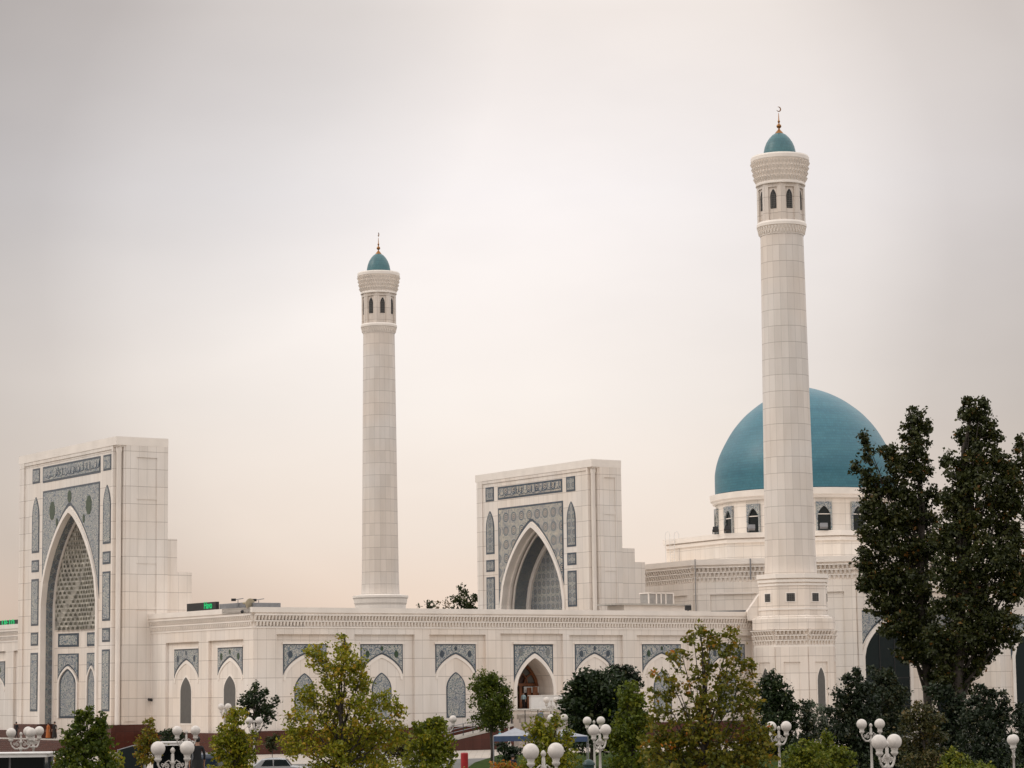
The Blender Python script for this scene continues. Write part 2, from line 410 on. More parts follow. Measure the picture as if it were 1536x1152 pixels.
# ------------------------------------------------------------------ gallery
zg = lambda y, px=686: FM.st(px, y)[1]
Z = dict(top=zg(913.5), lip=zg(921), d0=zg(941), rec=zg(952), sp=zg(966), apex=zg(981), shoulder=zg(1011), tip=zg(1008), wspr=zg(1030), wbot=zg(1076.5), pl=zg(1090))
sE = FM.st(1132, 990)[0]; sLend = FL.st(0, 1043)[0] + 14
gal = thing('gallery', 'long low white stone gallery of tiled blind arches joining the big portals', 'building', (A.x, A.y, 0))
bays = [(415, 519), (532, 622), (644.5, 729), (751, 845), (854.6, 935), (956, 1034), (1057, 1131)]
tiles = [(427, 492), (543, 606.5), (655.4, 716), (773, 832), (865, 923.6), (966, 1024), (1066, 1120)]
sm = lambda px, y=990: FM.st(px, y)[0]
bs = [(sm(a), sm(b)) for a, b in bays]; ts = [(sm(a), sm(b)) for a, b in tiles]
w = MB()
dS0, dS1 = bs[3]; doorc = sm(804.3, 1010); doorw = (sm(831.5, 1040) - sm(777, 1040)) / 2
zdoor = zg(1063, 800); zda = zg(987, 804)
zdz = zg(1046, 800)
w.box(FM, .31, dS0, 0, Z['d0'], -5.5, -.3); w.box(FM, dS1, sE, 0, Z['d0'], -5.5, -.3)
arch = arch_pts(doorc, doorw, zg(1031, 800), zda)
w.prism(FM, [(dS0, 0), (dS1, 0), (dS1, Z['d0']), (dS0, Z['d0'])][1:] + [(dS0, 0), (doorc - doorw, 0)] + arch[::-1] + [(doorc + doorw, 0)], -2.9, -.3)
w.box(FM, dS0, dS1, 0, Z['d0'], -5.5, -3.25)
w.box(FM, .31, sE, Z['d0'], Z['top'] - .1, -5.5, -.02)
# piers and the band over the recesses
edges = [0.3] + [x for b in bs for x in b] + [sE]
for k in range(0, len(edges) - 1, 2):
    if edges[k + 1] - edges[k] > .05: w.box(FM, edges[k], edges[k + 1], 0, Z['d0'], -.3, 0)
for k, (a, b) in enumerate(bs): w.box(FM, a, b, Z['rec'] + (.12 if k == 3 else 0), Z['d0'], -.3, 0)
# short side
sl = lambda px, y=1000: FL.st(px, y)[0]
bl = [(sl(365, 958), sl(312.5, 960)), (sl(298, 960), sl(248.6, 962))]
tl = [(sl(360, 990), sl(322.6, 990)), (sl(294, 990), sl(257.5, 990))]
zl = lambda y, px=340: FL.st(px, y)[1]
w.box(FL, .31, sLend, 0, Z['d0'], -5.5, -.3); w.box(FL, .02, sLend, Z['d0'], Z['top'] - .1, -5.5, -.02)
# beyond the portal the same wall goes on
pilb = [(sl(8, 1000), sl(-30, 1000)), (sl(29, 1000), sl(20, 1000))]
el = [-.0] + [x for b in bl for x in b] + [x for b in sorted(pilb) for x in b] + [sLend]
for k in range(0, len(el) - 1, 2): w.box(FL, el[k], el[k + 1], 0, Z['d0'], -.3, 0)
zrl = zl(960)
for a, b in bl + pilb: w.box(FL, a, b, zrl, Z['d0'], -.3, 0)
w.build('wall', M['stone'], gal)
c = MB()
for F, s0, s1 in ((FM, -.32, sE), (FL, -.32, sLend)):
    c.box(F, s0 if F is FM else .02, s1, Z['lip'], Z['top'], -5.6, .32)
    c.box(F, .02, s1, Z['lip'] - .16, Z['lip'], -.02, .2)
    c.box(F, .02, s1, Z['d0'] - .14, Z['d0'], -.02, .06)
c.build('cornice', M['trim'], gal)
c = MB(); dentils(c, FM, .05, sE, Z['d0'], Z['lip'] - .16, .36, .3); dentils(c, FL, .05, sLend, Z['d0'], Z['lip'] - .16, .36, .3)
c.build('stalactite_frieze', M['trim'], gal)
p = MB()
p.box(FM, .0, sE, 0, Z['pl'], 0, .22); p.box(FL, 0, sLend, 0, zl(1100), 0, .22); p.build('plinth', M['plinth'], gal)
r_ = MB(); r_.box(FM, -1, sE, Z['top'] - .08, Z['top'] - .02, -5.4, .1); 
# blind arches
def bay(F, t, zt, za, zsh, win, zs_, kind, rec=-.3, emblem=True):
    s0, s1 = min(t), max(t); sc = (s0 + s1) / 2; hw = (s1 - s0) / 2
    zsp = zsh - (za - zsh) * .12
    q = panel(F, spandrel(s0, s1, zt, sc, hw + .05, zsp, za), gal, M['floral'], rec, .1, 'tile_spandrel', spandrel(s0, s1, zt, sc, hw + .05, zsp, za, .11))
    if emblem:
        for x, zz, rr in ((sc - hw * .68, zt - (zt - zsh) * .33, .3), (sc + hw * .68, zt - (zt - zsh) * .33, .3), (sc, zt - .42, .2)):
            e = MB(); e.prism(F, [(x + rr * .8 * math.cos(a), zz + rr * 1.15 * math.sin(a)) for a in [k * math.pi / 5 for k in range(10)]], rec + .055, rec + .075); e.build('medallion', M['green'] if emblem == 1 else M['blue'], q)
    e = MB(); e.box(F, s0 - .12, s1 + .12, zt, zt + .16, rec, rec + .13); e.prism(F, band(sc, hw - .28, zsp, za - .36, .24, zsp - .25), rec, rec + .055); e.build('arch_moulding', M['trim'], gal)
    if win:
        a, b, tip, spr, bot = win; a, b = min(a, b), max(a, b); wc = (a + b) / 2; wh = (b - a) / 2
        if kind == 'tile': panel(F, lancet(wc, wh, bot, spr, tip), gal, M['fine'], rec, .13, 'tile_window')
        else:
            e = MB(); e.prism(F, lancet(wc, wh + .16, bot - .16, spr, tip + .2), rec - .01, rec + .035); o = e.build('window', M['trim'], gal)
            e = MB(); e.prism(F, lancet(wc, wh, bot, spr, tip), rec + .036, rec + .05); e.build('window_lattice', M['grille'], o)
wins = [(444, 474), (560, 589.6), (672, 700.7), None, (880.5, 909), (983.5, 1010), (1081, 1107)]
for k, t in enumerate(ts):
    wn = None if wins[k] is None else (sm(wins[k][0], 1040), sm(wins[k][1], 1040), Z['tip'], Z['wspr'], Z['wbot'])
    if k == 3: continue
    bay(FM, t, Z['sp'], Z['apex'], Z['shoulder'], wn, None, 'tile', emblem=1 if k in (1, 5) else 2)
for k, t in enumerate(tl):
    wp = [(349.5, 332), (283, 267)][k]; px = [340, 275][k]
    bay(FL, t, zl([971, 973.5][k], px), zl([986, 990][k], px), zl([1013, 1017.5][k], px), (sl(wp[0], 1050), sl(wp[1], 1050), zl([1014, 1016][k], px), zl([1034, 1037][k], px), zl([1084, 1085][k], px)), None, 'lattice', emblem=1 if k == 0 else 2)
bay(FL, (sl(4, 1000), sl(-40, 1000)), zl(992, 2), zl(1005, -15), zl(1030, 2), None, None, 'tile')
# the doorway
dsp = panel(FM, spandrel(ts[3][0], ts[3][1], zg(966.5, 804), doorc, doorw + .38, zg(1031, 800), zda + .45), gal, M['floral'], -.3, .12, 'tile_spandrel',
            spandrel(ts[3][0], ts[3][1], zg(966.5, 804), doorc, doorw + .38, zg(1031, 800), zda + .45, .14))
for x in (-.68, .68, 0):
    e = MB(); cz = zg(978 if x else 973.5, 804); e.prism(FM, [(doorc + x * (ts[3][1] - ts[3][0]) / 2 + (.32 if x else .2) * .8 * math.cos(k * math.pi / 5), cz + (.42 if x else .22) * math.sin(k * math.pi / 5)) for k in range(10)], -.245, -.225); e.build('medallion', M['soffit'], dsp)
e = MB(); e.box(FM, ts[3][0] - .12, ts[3][1] + .12, zg(966, 804), zg(963, 804), -.3, -.1); e.prism(FM, band(doorc, doorw, zg(1031, 800), zda, .36, 0), -.3, -.16); e.build('arch_moulding', M['trim'], gal)
FD = Face(A.x - FM.n.x * 2.9, A.y - FM.n.y * 2.9, UA, -1)
zD = lambda y, px=795: FD.st(px, y)[1]
sD = lambda px, y=1030: FD.st(px, y)[0]
e = MB(); e.prism(FM, lancet(doorc, doorw - .02, 0, zg(1031, 800), zda - .02), -3.2, -3.0); dr = e.build('door_screen', M['darkwood'], gal)
e = MB()
e.prism(FD, band(doorc, doorw - .35, zg(1031, 800), zda - .5, .28, zdoor), .0, .22)
e.box(FD, doorc - doorw, doorc + doorw, zD(1029), zD(1025), 0, .16)
for px in (780, 803): e.box(FD, sD(px) - .16, sD(px) + .16, zdoor, zD(1029), 0, .14)
e.prism(FD, band(sD(796), .75, zD(1024), zD(1012), .12, zD(1025)), 0, .15); e.prism(FD, band(sD(783), .5, zD(1024), zD(1012), .12, zD(1025)), 0, .15)
e.build('door_frame', M['wood'], dr)
e = MB(); e.prism(FD, lancet(sD(796), .72, zD(1024), zD(1021), zD(1012.5)), .0, .03); e.prism(FD, lancet(sD(789), .9, zD(1013), zD(1011), zD(1002)), 0, .025); e.build('fanlight', M['grille'], dr)
e = MB(); e.box(FD, sD(784), sD(806), zD(1039), zD(1030), .18, .26); e.build('notice_board', M['white'], dr)
e = MB(); e.box(FM, sm(816, 1035), sm(823, 1035), zdoor, zg(1030, 815), -2.0, -1.9); e.box(FM, sm(810, 1035), sm(816, 1035), zdoor, zg(1031, 815), -2.3, -2.2); e.build('door_leaf', M['wood'], dr)
# terrace, ramp and rails before the doorway
FT = Face(A.x + FM.n.x * 3.4, A.y + FM.n.y * 3.4, UA, -1); zT = lambda y, px=800: FT.st(px, y)[1]; sT = lambda px, y=1060: FT.st(px, y)[0]
ter = thing('entrance_terrace', 'pale stone terrace with white parapet before the wooden arched doorway', 'terrace', tuple(FT.p(sT(805), 0)))
e = MB(); e.box(FM, sm(768, 1060), sm(860, 1060), 0, zT(1066), .25, 3.3); e.build('platform', M['stone'], ter)
e = MB(); e.box(FT, sT(797), sT(846), zT(1066), zT(1044), -.35, 0); e.box(FT, sT(795.5), sT(847), zT(1044), zT(1043), -.42, .07); e.build('parapet', M['white'], ter)
e = MB()
for k in range(9): e.box(FT, sT(775), sT(850), zT(1066) * (8.6 - k) / 10 - .3, zT(1066) * (9 - k) / 10, .35 * k, .35 * (k + 1))
e.build('steps', M['paver'], ter)
FR = Face(A.x + FM.n.x * 4.1, A.y + FM.n.y * 4.1, UA, -1); rl = thing('terrace_railing', 'thin pale rail on dark posts across the front of the door terrace', 'railing', tuple(FR.p(FR.st(768, 1060)[0], 0)))
e = MB(); a, b = FR.st(768, 1064)[0], FR.st(845, 1064)[0]; zr = FR.st(805, 1064)[1]; e.tube([FR.p(a, zr), FR.p(b, zr)], .085); e.tube([FR.p(a, zr - .45), FR.p(b, zr - .45)], .03); e.build('rail', M['rail'], rl)
for k in range(5):
    e = MB(); s = a + (b - a) * k / 4; e.tube([FR.p(s, .3), FR.p(s, zr)], .045); e.build('post', M['black'], rl)
FP = Face(A.x + FM.n.x * 6, A.y + FM.n.y * 6, UA, -1)
rp = thing('access_ramp', 'maroon stone ramp with pale sloping coping rising to the door terrace', 'ramp', tuple(FP.p(FP.st(715, 1100)[0], 0)))
q0, q1 = FP.st(668, 1114), FP.st(770, 1089)
e = MB(); e.prism(FP, [(q0[0], 0), (q1[0], 0), q1, q0], -1.6, 0); e.build('ramp_wall', M['plinth'], rp)
e = MB(); e.prism(FP, [q0, q1, (q1[0], q1[1] + .22), (q0[0], q0[1] + .22)], -1.7, .08); e.build('coping', M['kerb'], rp)
rr = thing('ramp_railing', 'dark metal railing with slanted rails along the access ramp', 'railing', tuple(FP.p(q0[0], 0, -.8)))
e = MB(); 
for hgt in (.5, .8, 1.1): e.tube([FP.p(q0[0], q0[1] + .22 + hgt, -.3), FP.p(q1[0], q1[1] + .22 + hgt, -.3)], .035)
e.build('rail', M['grey'], rr)
for k in range(8):
    e = MB(); t = k / 7; s = q0[0] + (q1[0] - q0[0]) * t; z = q0[1] + (q1[1] - q0[1]) * t + .22; e.tube([FP.p(s, z, -.3), FP.p(s, z + 1.1, -.3)], .04); e.build('post', M['black'], rr)

# ------------------------------------------------------------------ great portals
def portal(root, F, W, zt, lvl, cols, px_arch, side, mats, kind):
    Fs = Face(F.x, F.y, UA, -1)                  # side wall: s runs inwards
    D = side[0][1]; inn = 2.7 if kind == 1 else 3.9; TB = .85
    sc, hw, zsp, zap = px_arch; zb = lvl['base']
    b = MB()
    pts = [(.75, zb), (sc - hw, zb)] + arch_pts(sc, hw, zsp, zap)[::-1] + [(sc + hw, zb), (W, zb), (W, zt - TB), (.75, zt - TB)]
    b.prism(F, pts, -inn, 0)
    b.box(F, 0, .75, zb, zt - TB, -inn, -.75); b.box(F, 0, .75, zt - TB - .15, zt - TB, -.75, 0)
    b.box(F, 0, W, 0, zt - TB, -D, -inn)
    z_prev = zt
    for (a, e_, z) in side[1:]: b.box(F, .5, W - .5, 0, z, -e_, -a + .001)
    # raised border of the front, raised frame on the side
    b.box(F, W - 1.15, W, zb, zt - TB, 0, .14); b.box(F, .75, 1.05, zb, zt - TB, 0, .1); b.box(F, 1.05, W - 1.15, zt - TB - .35, zt - TB, 0, .1)
    b.box(Fs, .95, D * .38, 3, zt - TB, 0, .1); b.box(Fs, D * .78, D, 3, zt - TB, 0, .1); b.box(Fs, D * .38, D * .78, zt - 2.0, zt - TB, 0, .1)
    for z in (zt - 6.2, zt - 12.6, zt - 17.2): b.box(Fs, D * .38, D * .78, z, z + .35, 0, .05)
    b.build('wall', M['stone'], root)
    b = MB(); b.box(F, -.11, W + .28, zt - TB, zt, -D - .02, .15); b.build('cornice', M['trim'], root)
    b = MB(); b.lathe(F.p(.42, 0, -.42), [(.27, zb), (.27, zt - TB - .7), (.34, zt - TB - .5), (.34, zt - TB - .15)], 14); b.build('corner_column', M['trim'], root, True)
    b = MB(); b.box(F, -.02, sc - hw, 0, zb, -D - .3, .45); b.box(F, sc + hw, W + .1, 0, zb, -D - .3, .45); b.box(F, sc - hw, sc + hw, 0, zb, -4, -3.0); b.box(F, sc - hw, sc + hw, 0, 1.0, -3.0, .45); b.build('plinth', M['plinth'], root)
    for (a, e_) in cols:
        a, e_ = min(a, e_), max(a, e_)
        for key in ('sq1', 'sq2', 'low', 'sq3', 'foot'):
            if key in lvl: panel(F, rect(a, e_, *lvl[key]), root, mats['panel'], .0, .2)
        z0, z1 = lvl['lan']; panel(F, lancet((a + e_) / 2, (e_ - a) / 2, z0, z1 - 2.0, z1), root, mats['panel'], .0, .2, 'lancet_panel')
    z0, z1, a, e_ = lvl['banner']; bn = panel(F, rect(a, e_, z0, z1), root, mats['banner'], .0, .22, 'banner_panel')
    # flowing script on the banner
    r = random.Random(5); b = MB(); s = e_ - .6
    while s > a + .6:
        zz = z0 + (z1 - z0) * (.30 + .1 * r.random()); L = .35 + .5 * r.random()
        b.tube([F.p(s, zz, .07), F.p(s - L * .3, zz - .12, .07), F.p(s - L * .7, zz - .1, .07), F.p(s - L, zz + .18 * r.random(), .07)], [.025, .045, .045, .02] if kind == 2 else [.015, .03, .03, .015], 5)
        if r.random() < .5: b.tube([F.p(s - L, zz, .07), F.p(s - L - .05, zz + .45 + .3 * r.random(), .07)], [.05, .02], 5)
        if r.random() < .4: b.ball(F.p(s - L * .5, zz + .3 + .25 * r.random(), .07), .06, 6, 4)
        s -= L * (.75 + .2 * r.random())
    b.build('script', M['scriptblue'], bn)
    sp = lvl['spand']; a, e_ = sp[1], sp[2]
    # field round the arch: down both sides to its foot
    q = panel(F, spandrel(a, e_, sp[0], sc, hw + .55, zsp - .3, zap + .75), root, mats['spandrel'], 0, .2, 'tile_spandrel', spandrel(a, e_, sp[0], sc, hw + .55, zsp - .3, zap + .75, .22))
    if kind == 1:
        for x, z_, rx, rz in ((a + 2.5, sp[0] - 2.2, .62, .92), (e_ - 2.5, sp[0] - 2.2, .62, .92), (sc, sp[0] - 1.0, .42, .6), (a + 3.7, sp[0] - 3.5, .22, .42), (e_ - 3.7, sp[0] - 3.5, .22, .42)):
            b = MB(); b.prism(F, [(x + rx * math.cos(k * math.pi / 8) * (1 + .12 * (k % 2)), z_ + rz * math.sin(k * math.pi / 8) * (1 + .12 * (k % 2))) for k in range(16)], .055, .09); b.build('medallion', M['green'], q)
    b = MB(); b.prism(F, band(sc, hw - .02, zsp, zap - .02, .42, zb), -.4, .2); b.build('arch_moulding', M['trim'], root)
    # lining of the arch
    def lining(w_, za_, o0, o1, mat, name):
        b = MB(); P = [(sc + w_, zb)] + arch_pts(sc, w_, zsp, za_) + [(sc - w_, zb)]
        for (s, z), (s2, z2) in zip(P, P[1:]): b.face([F.p(s, z, o0), F.p(s2, z2, o0), F.p(s2, z2, o1), F.p(s, z, o1)])
        return b.build(name, mat, root)
    if kind == 1:
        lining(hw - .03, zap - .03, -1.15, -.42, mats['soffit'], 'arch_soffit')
        b = MB(); b.prism(F, band(sc, hw - .3, zsp, zap - .4, .3, zb), -1.3, -1.15); b.build('inner_moulding', M['trim'], root)
        # niche: half octagon walls below, stalactite vault above
        ow, od = hw - .3, 1.35
        zv = lvl['vault']
        base = [(sc + ow, -1.3), (sc + ow * .42, -2.62), (sc - ow * .42, -2.62), (sc - ow, -1.3)]
        b = MB()
        for (s, o), (s2, o2) in zip(base, base[1:]): b.face([F.p(s, 0, o), F.p(s2, 0, o2), F.p(s2, zv, o2), F.p(s, zv, o)])
        b.build('niche_wall', M['stone'], root)
        # vault tiers
        b = MB(); n = 40; T = 25; rows = []
        def outline(k, zz):
            f = 0 if zz < zsp else 1 - ((zz - zsp) / (zap - .4 - zsp))
            wz = ow if zz <= zsp else max(.02, ow * max(0, 1 - ((zz - zsp) / (zap - .4 - zsp)) ** P_) ** Q_)
            dep = 1.32 * (wz / ow) ** .7
            pts_ = []
            for i in range(n + 1):
                u = 1 - 2 * i / n
                prof = min(1.0, (1 - abs(u)) / .58)
                zig = .0 if (i + k) % 2 else .28 * (wz / ow)
                pts_.append((sc + u * wz, -1.3 - max(0, dep * prof - zig)))
            return pts_
        for k in range(T + 1):
            zz = zv + (zap - .45 - zv) * k / T; rows.append((zz, outline(k, min(zz + .3, zap - .45))))
        for k in range(T):
            (z0_, P0), (z1_, P1) = rows[k], rows[k + 1]
            for i in range(n):
                a0, a1 = P0[i], P0[i + 1]; c0, c1 = P1[i], P1[i + 1]
                b.face([F.p(a0[0], z0_, a0[1]), F.p(a1[0], z0_, a1[1]), F.p(a1[0], z1_ - .14, a1[1]), F.p(a0[0], z1_ - .14, a0[1])])
                b.face([F.p(a0[0], z1_ - .14, a0[1]), F.p(a1[0], z1_ - .14, a1[1]), F.p(c1[0], z1_, c1[1]), F.p(c0[0], z1_, c0[1])])
                # the little hollow of each cell
                if (i + k) % 2 == 0 and abs(a0[0] - a1[0]) > .09 and (i * 7 + k * 11) % 9:
                    m0 = [(a0[0] * (1 - t) + a1[0] * t, a0[1] * (1 - t) + a1[1] * t) for t in (.22, .78, .5)]
                    h_ = z1_ - z0_
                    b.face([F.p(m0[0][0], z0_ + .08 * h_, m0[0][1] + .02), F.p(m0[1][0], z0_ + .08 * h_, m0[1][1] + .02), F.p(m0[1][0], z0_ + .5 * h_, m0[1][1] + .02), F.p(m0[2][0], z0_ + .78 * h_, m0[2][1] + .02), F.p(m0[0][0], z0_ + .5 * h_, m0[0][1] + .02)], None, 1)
        b.build('stalactite_vault', [M['vault'], M['hollow']], root)
        # panels of the niche walls
        for (s, o), (s2, o2), split in ((base[0], base[1], 1), (base[1], base[2], 2)):
            dx, do = s2 - s, o2 - o; L = math.hypot(dx, do)
            P0, P1 = F.p(s, 0, o), F.p(s2, 0, o2); an = math.atan2(P1.y - P0.y, P1.x - P0.x)
            Fn = Face(P0.x, P0.y, an, 1)
            if Fn.n.dot(Vector((0, -1, 0)) + F.n) < 0: Fn = Face(P0.x, P0.y, an, -1)
            a, e_ = (.55, L - .35) if split == 1 else (L * .28, L * .72)
            panel(Fn, rect(a, e_, zv - 1.75, zv - .35), root, M['floral'], .02, .22, 'niche_panel')
            panel(Fn, spandrel(a, e_, zv - 2.45, (a + e_) / 2, (e_ - a) / 2 + .01, zv - 5.4, zv - 3.7), root, M['floral'], .02, .15, 'tile_spandrel', spandrel(a, e_, zv - 2.45, (a + e_) / 2, (e_ - a) / 2 + .01, zv - 5.4, zv - 3.7, .13))
            b = MB(); b.prism(Fn, band((a + e_) / 2, (e_ - a) / 2 - .25, zv - 5.5, zv - 4.0, .2, zv - 9.1), 0, .16); b.build('arch_moulding', M['trim'], root)
            panel(Fn, lancet((a + e_) / 2, (e_ - a) / 2 - .3, zv - 9.1, zv - 5.5, zv - 4.05), root, M['fine'], .02, .2, 'lancet_panel')
    else:
        lining(hw - .03, zap - .03, -1.3, -.42, M['trim'], 'arch_soffit')
        b = MB(); b.prism(F, band(sc, hw - .28, zsp, zap - .38, .26, zb), -.95, -.7); b.prism(F, band(sc, hw - .5, zsp, zap - .62, .24, zb), -1.35, -1.2); b.build('inner_moulding', M['trim'], root)
        b = MB(); w2, z2_ = hw - .55, zap - .7; P = [(sc + w2, zb)] + arch_pts(sc, w2, zsp, z2_) + [(sc - w2, zb)]
        for (s, z), (s2, z2) in zip(P, P[1:]): b.face([F.p(s, z, -3.2), F.p(s2, z2, -3.2), F.p(s2, z2, -1.35), F.p(s, z, -1.35)])
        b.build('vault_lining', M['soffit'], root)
        b = MB(); b.prism(F, band(sc, w2 - .55, zsp, z2_ - .75, .55, zb), -3.3, -3.0); b.build('rib_arch', M['trim'], root)
        b = MB(); b.prism(F, lancet(sc, w2, zb, zsp, z2_), -3.5, -3.3); b.build('back_mosaic', M['girihfine'], root)

def lv(F, px, *ys): return [F.st(px, y)[1] for y in ys]
p1 = thing('entrance_portal', 'tall white stone portal with stalactite vaulted niche and stepped side, maroon plinth', 'portal', tuple(C1[:2]) + (0,))
c1r = (F1.st(155, 740)[0], F1.st(166.7, 740)[0]); c1l = (F1.st(49.5, 690)[0], F1.st(60.3, 690)[0])
zz = lambda y, px=161: F1.st(px, y)[1]
L1 = dict(base=(zz(1085) + F1.st(25, 1088)[1]) / 2, sq1=(zz(705.5), zz(682)), lan=(zz(815.5), zz(727)), sq2=(zz(846), zz(827)), low=(zz(931), zz(857)), sq3=(zz(962.7), zz(942)), foot=(zz(1067), zz(974)),
          banner=(F1.st(150, 709)[1], F1.st(150, 684)[1], F1.st(151, 700)[0], F1.st(64.5, 720)[0]), spand=(F1.st(150, 722)[1], F1.st(150, 740)[0], F1.st(64.5, 760)[0]), vault=F1.st(90, 944)[1])
a_, b_ = F1.st(146, 900)[0], F1.st(63, 900)[0]
ztop1 = F1.st(178, 654)[1]
sid = lambda F, *pts: [F.st(px, y) for px, y in pts]
Fs1 = Face(C1.x, C1.y, UA, -1); D1, D2, D3 = Fs1.st(251.5, 700)[0], Fs1.st(269, 830)[0], Fs1.st(291, 880)[0]
portal(p1, F1, W1, ztop1, L1, (c1r, c1l), ((a_ + b_) / 2, (b_ - a_) / 2 - .1, F1.st(105, 905)[1], F1.st(107, 768)[1]), [(0, D1), (D1, D2, Fs1.st(260, 808)[1]), (D2, D3, Fs1.st(280, 858)[1])],
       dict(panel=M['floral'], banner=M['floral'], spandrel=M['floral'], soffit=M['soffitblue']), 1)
p2 = thing('courtyard_portal', 'white stone portal with rosette mosaic and deep pointed arch rising behind the gallery', 'portal', tuple(C2[:2]) + (0,))
c2r = (F2.st(849.5, 730)[0], F2.st(863, 730)[0]); c2l = (F2.st(728.5, 740)[0], F2.st(741, 740)[0])
zz = lambda y, px=857: F2.st(px, y)[1]
L2 = dict(base=2.5, sq1=(zz(737), zz(714.5)), lan=(zz(820), zz(752)), sq2=(zz(847.6), zz(829)), low=(zz(910), zz(856)),
          banner=(F2.st(843, 738)[1], F2.st(843, 718)[1], F2.st(843.5, 728)[0], F2.st(747, 740)[0]), spand=(F2.st(844, 751)[1], F2.st(845, 780)[0], F2.st(747.5, 790)[0]))
a_, b_ = F2.st(846, 890)[0], F2.st(753, 890)[0]
Fs2 = Face(C2.x, C2.y, UA, -1); E1, E2, E3 = Fs2.st(931.5, 750)[0], Fs2.st(956, 830)[0], Fs2.st(972, 870)[0]
portal(p2, F2, W2, F2.st(882, 689.5)[1], L2, (c2r, c2l), ((a_ + b_) / 2, (b_ - a_) / 2 - .1, F2.st(800, 905)[1], F2.st(796, 791)[1]), [(0, E1), (E1, E2, Fs2.st(943, 822)[1]), (E2, E3, Fs2.st(965, 843)[1])],
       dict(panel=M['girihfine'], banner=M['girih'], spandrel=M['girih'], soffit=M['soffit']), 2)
# steps before the entrance portal
st = thing('portal_steps', 'broad dark maroon stone steps at the foot of the entrance portal', 'steps', tuple(F1.p(12, 0, 4)))
e = MB()
for k in range(7): e.box(F1, 2, W1 + 8, 0 if k == 0 else .17 * k, .17 * (k + 1), .5, 6.2 - .5 * k)
e.build('flight', M['plinth'], st)
e = MB(); e.box(F1, 2, W1 + 8, 1.19, 1.24, .5, 3.2); e.build('landing', M['kerb'], st)

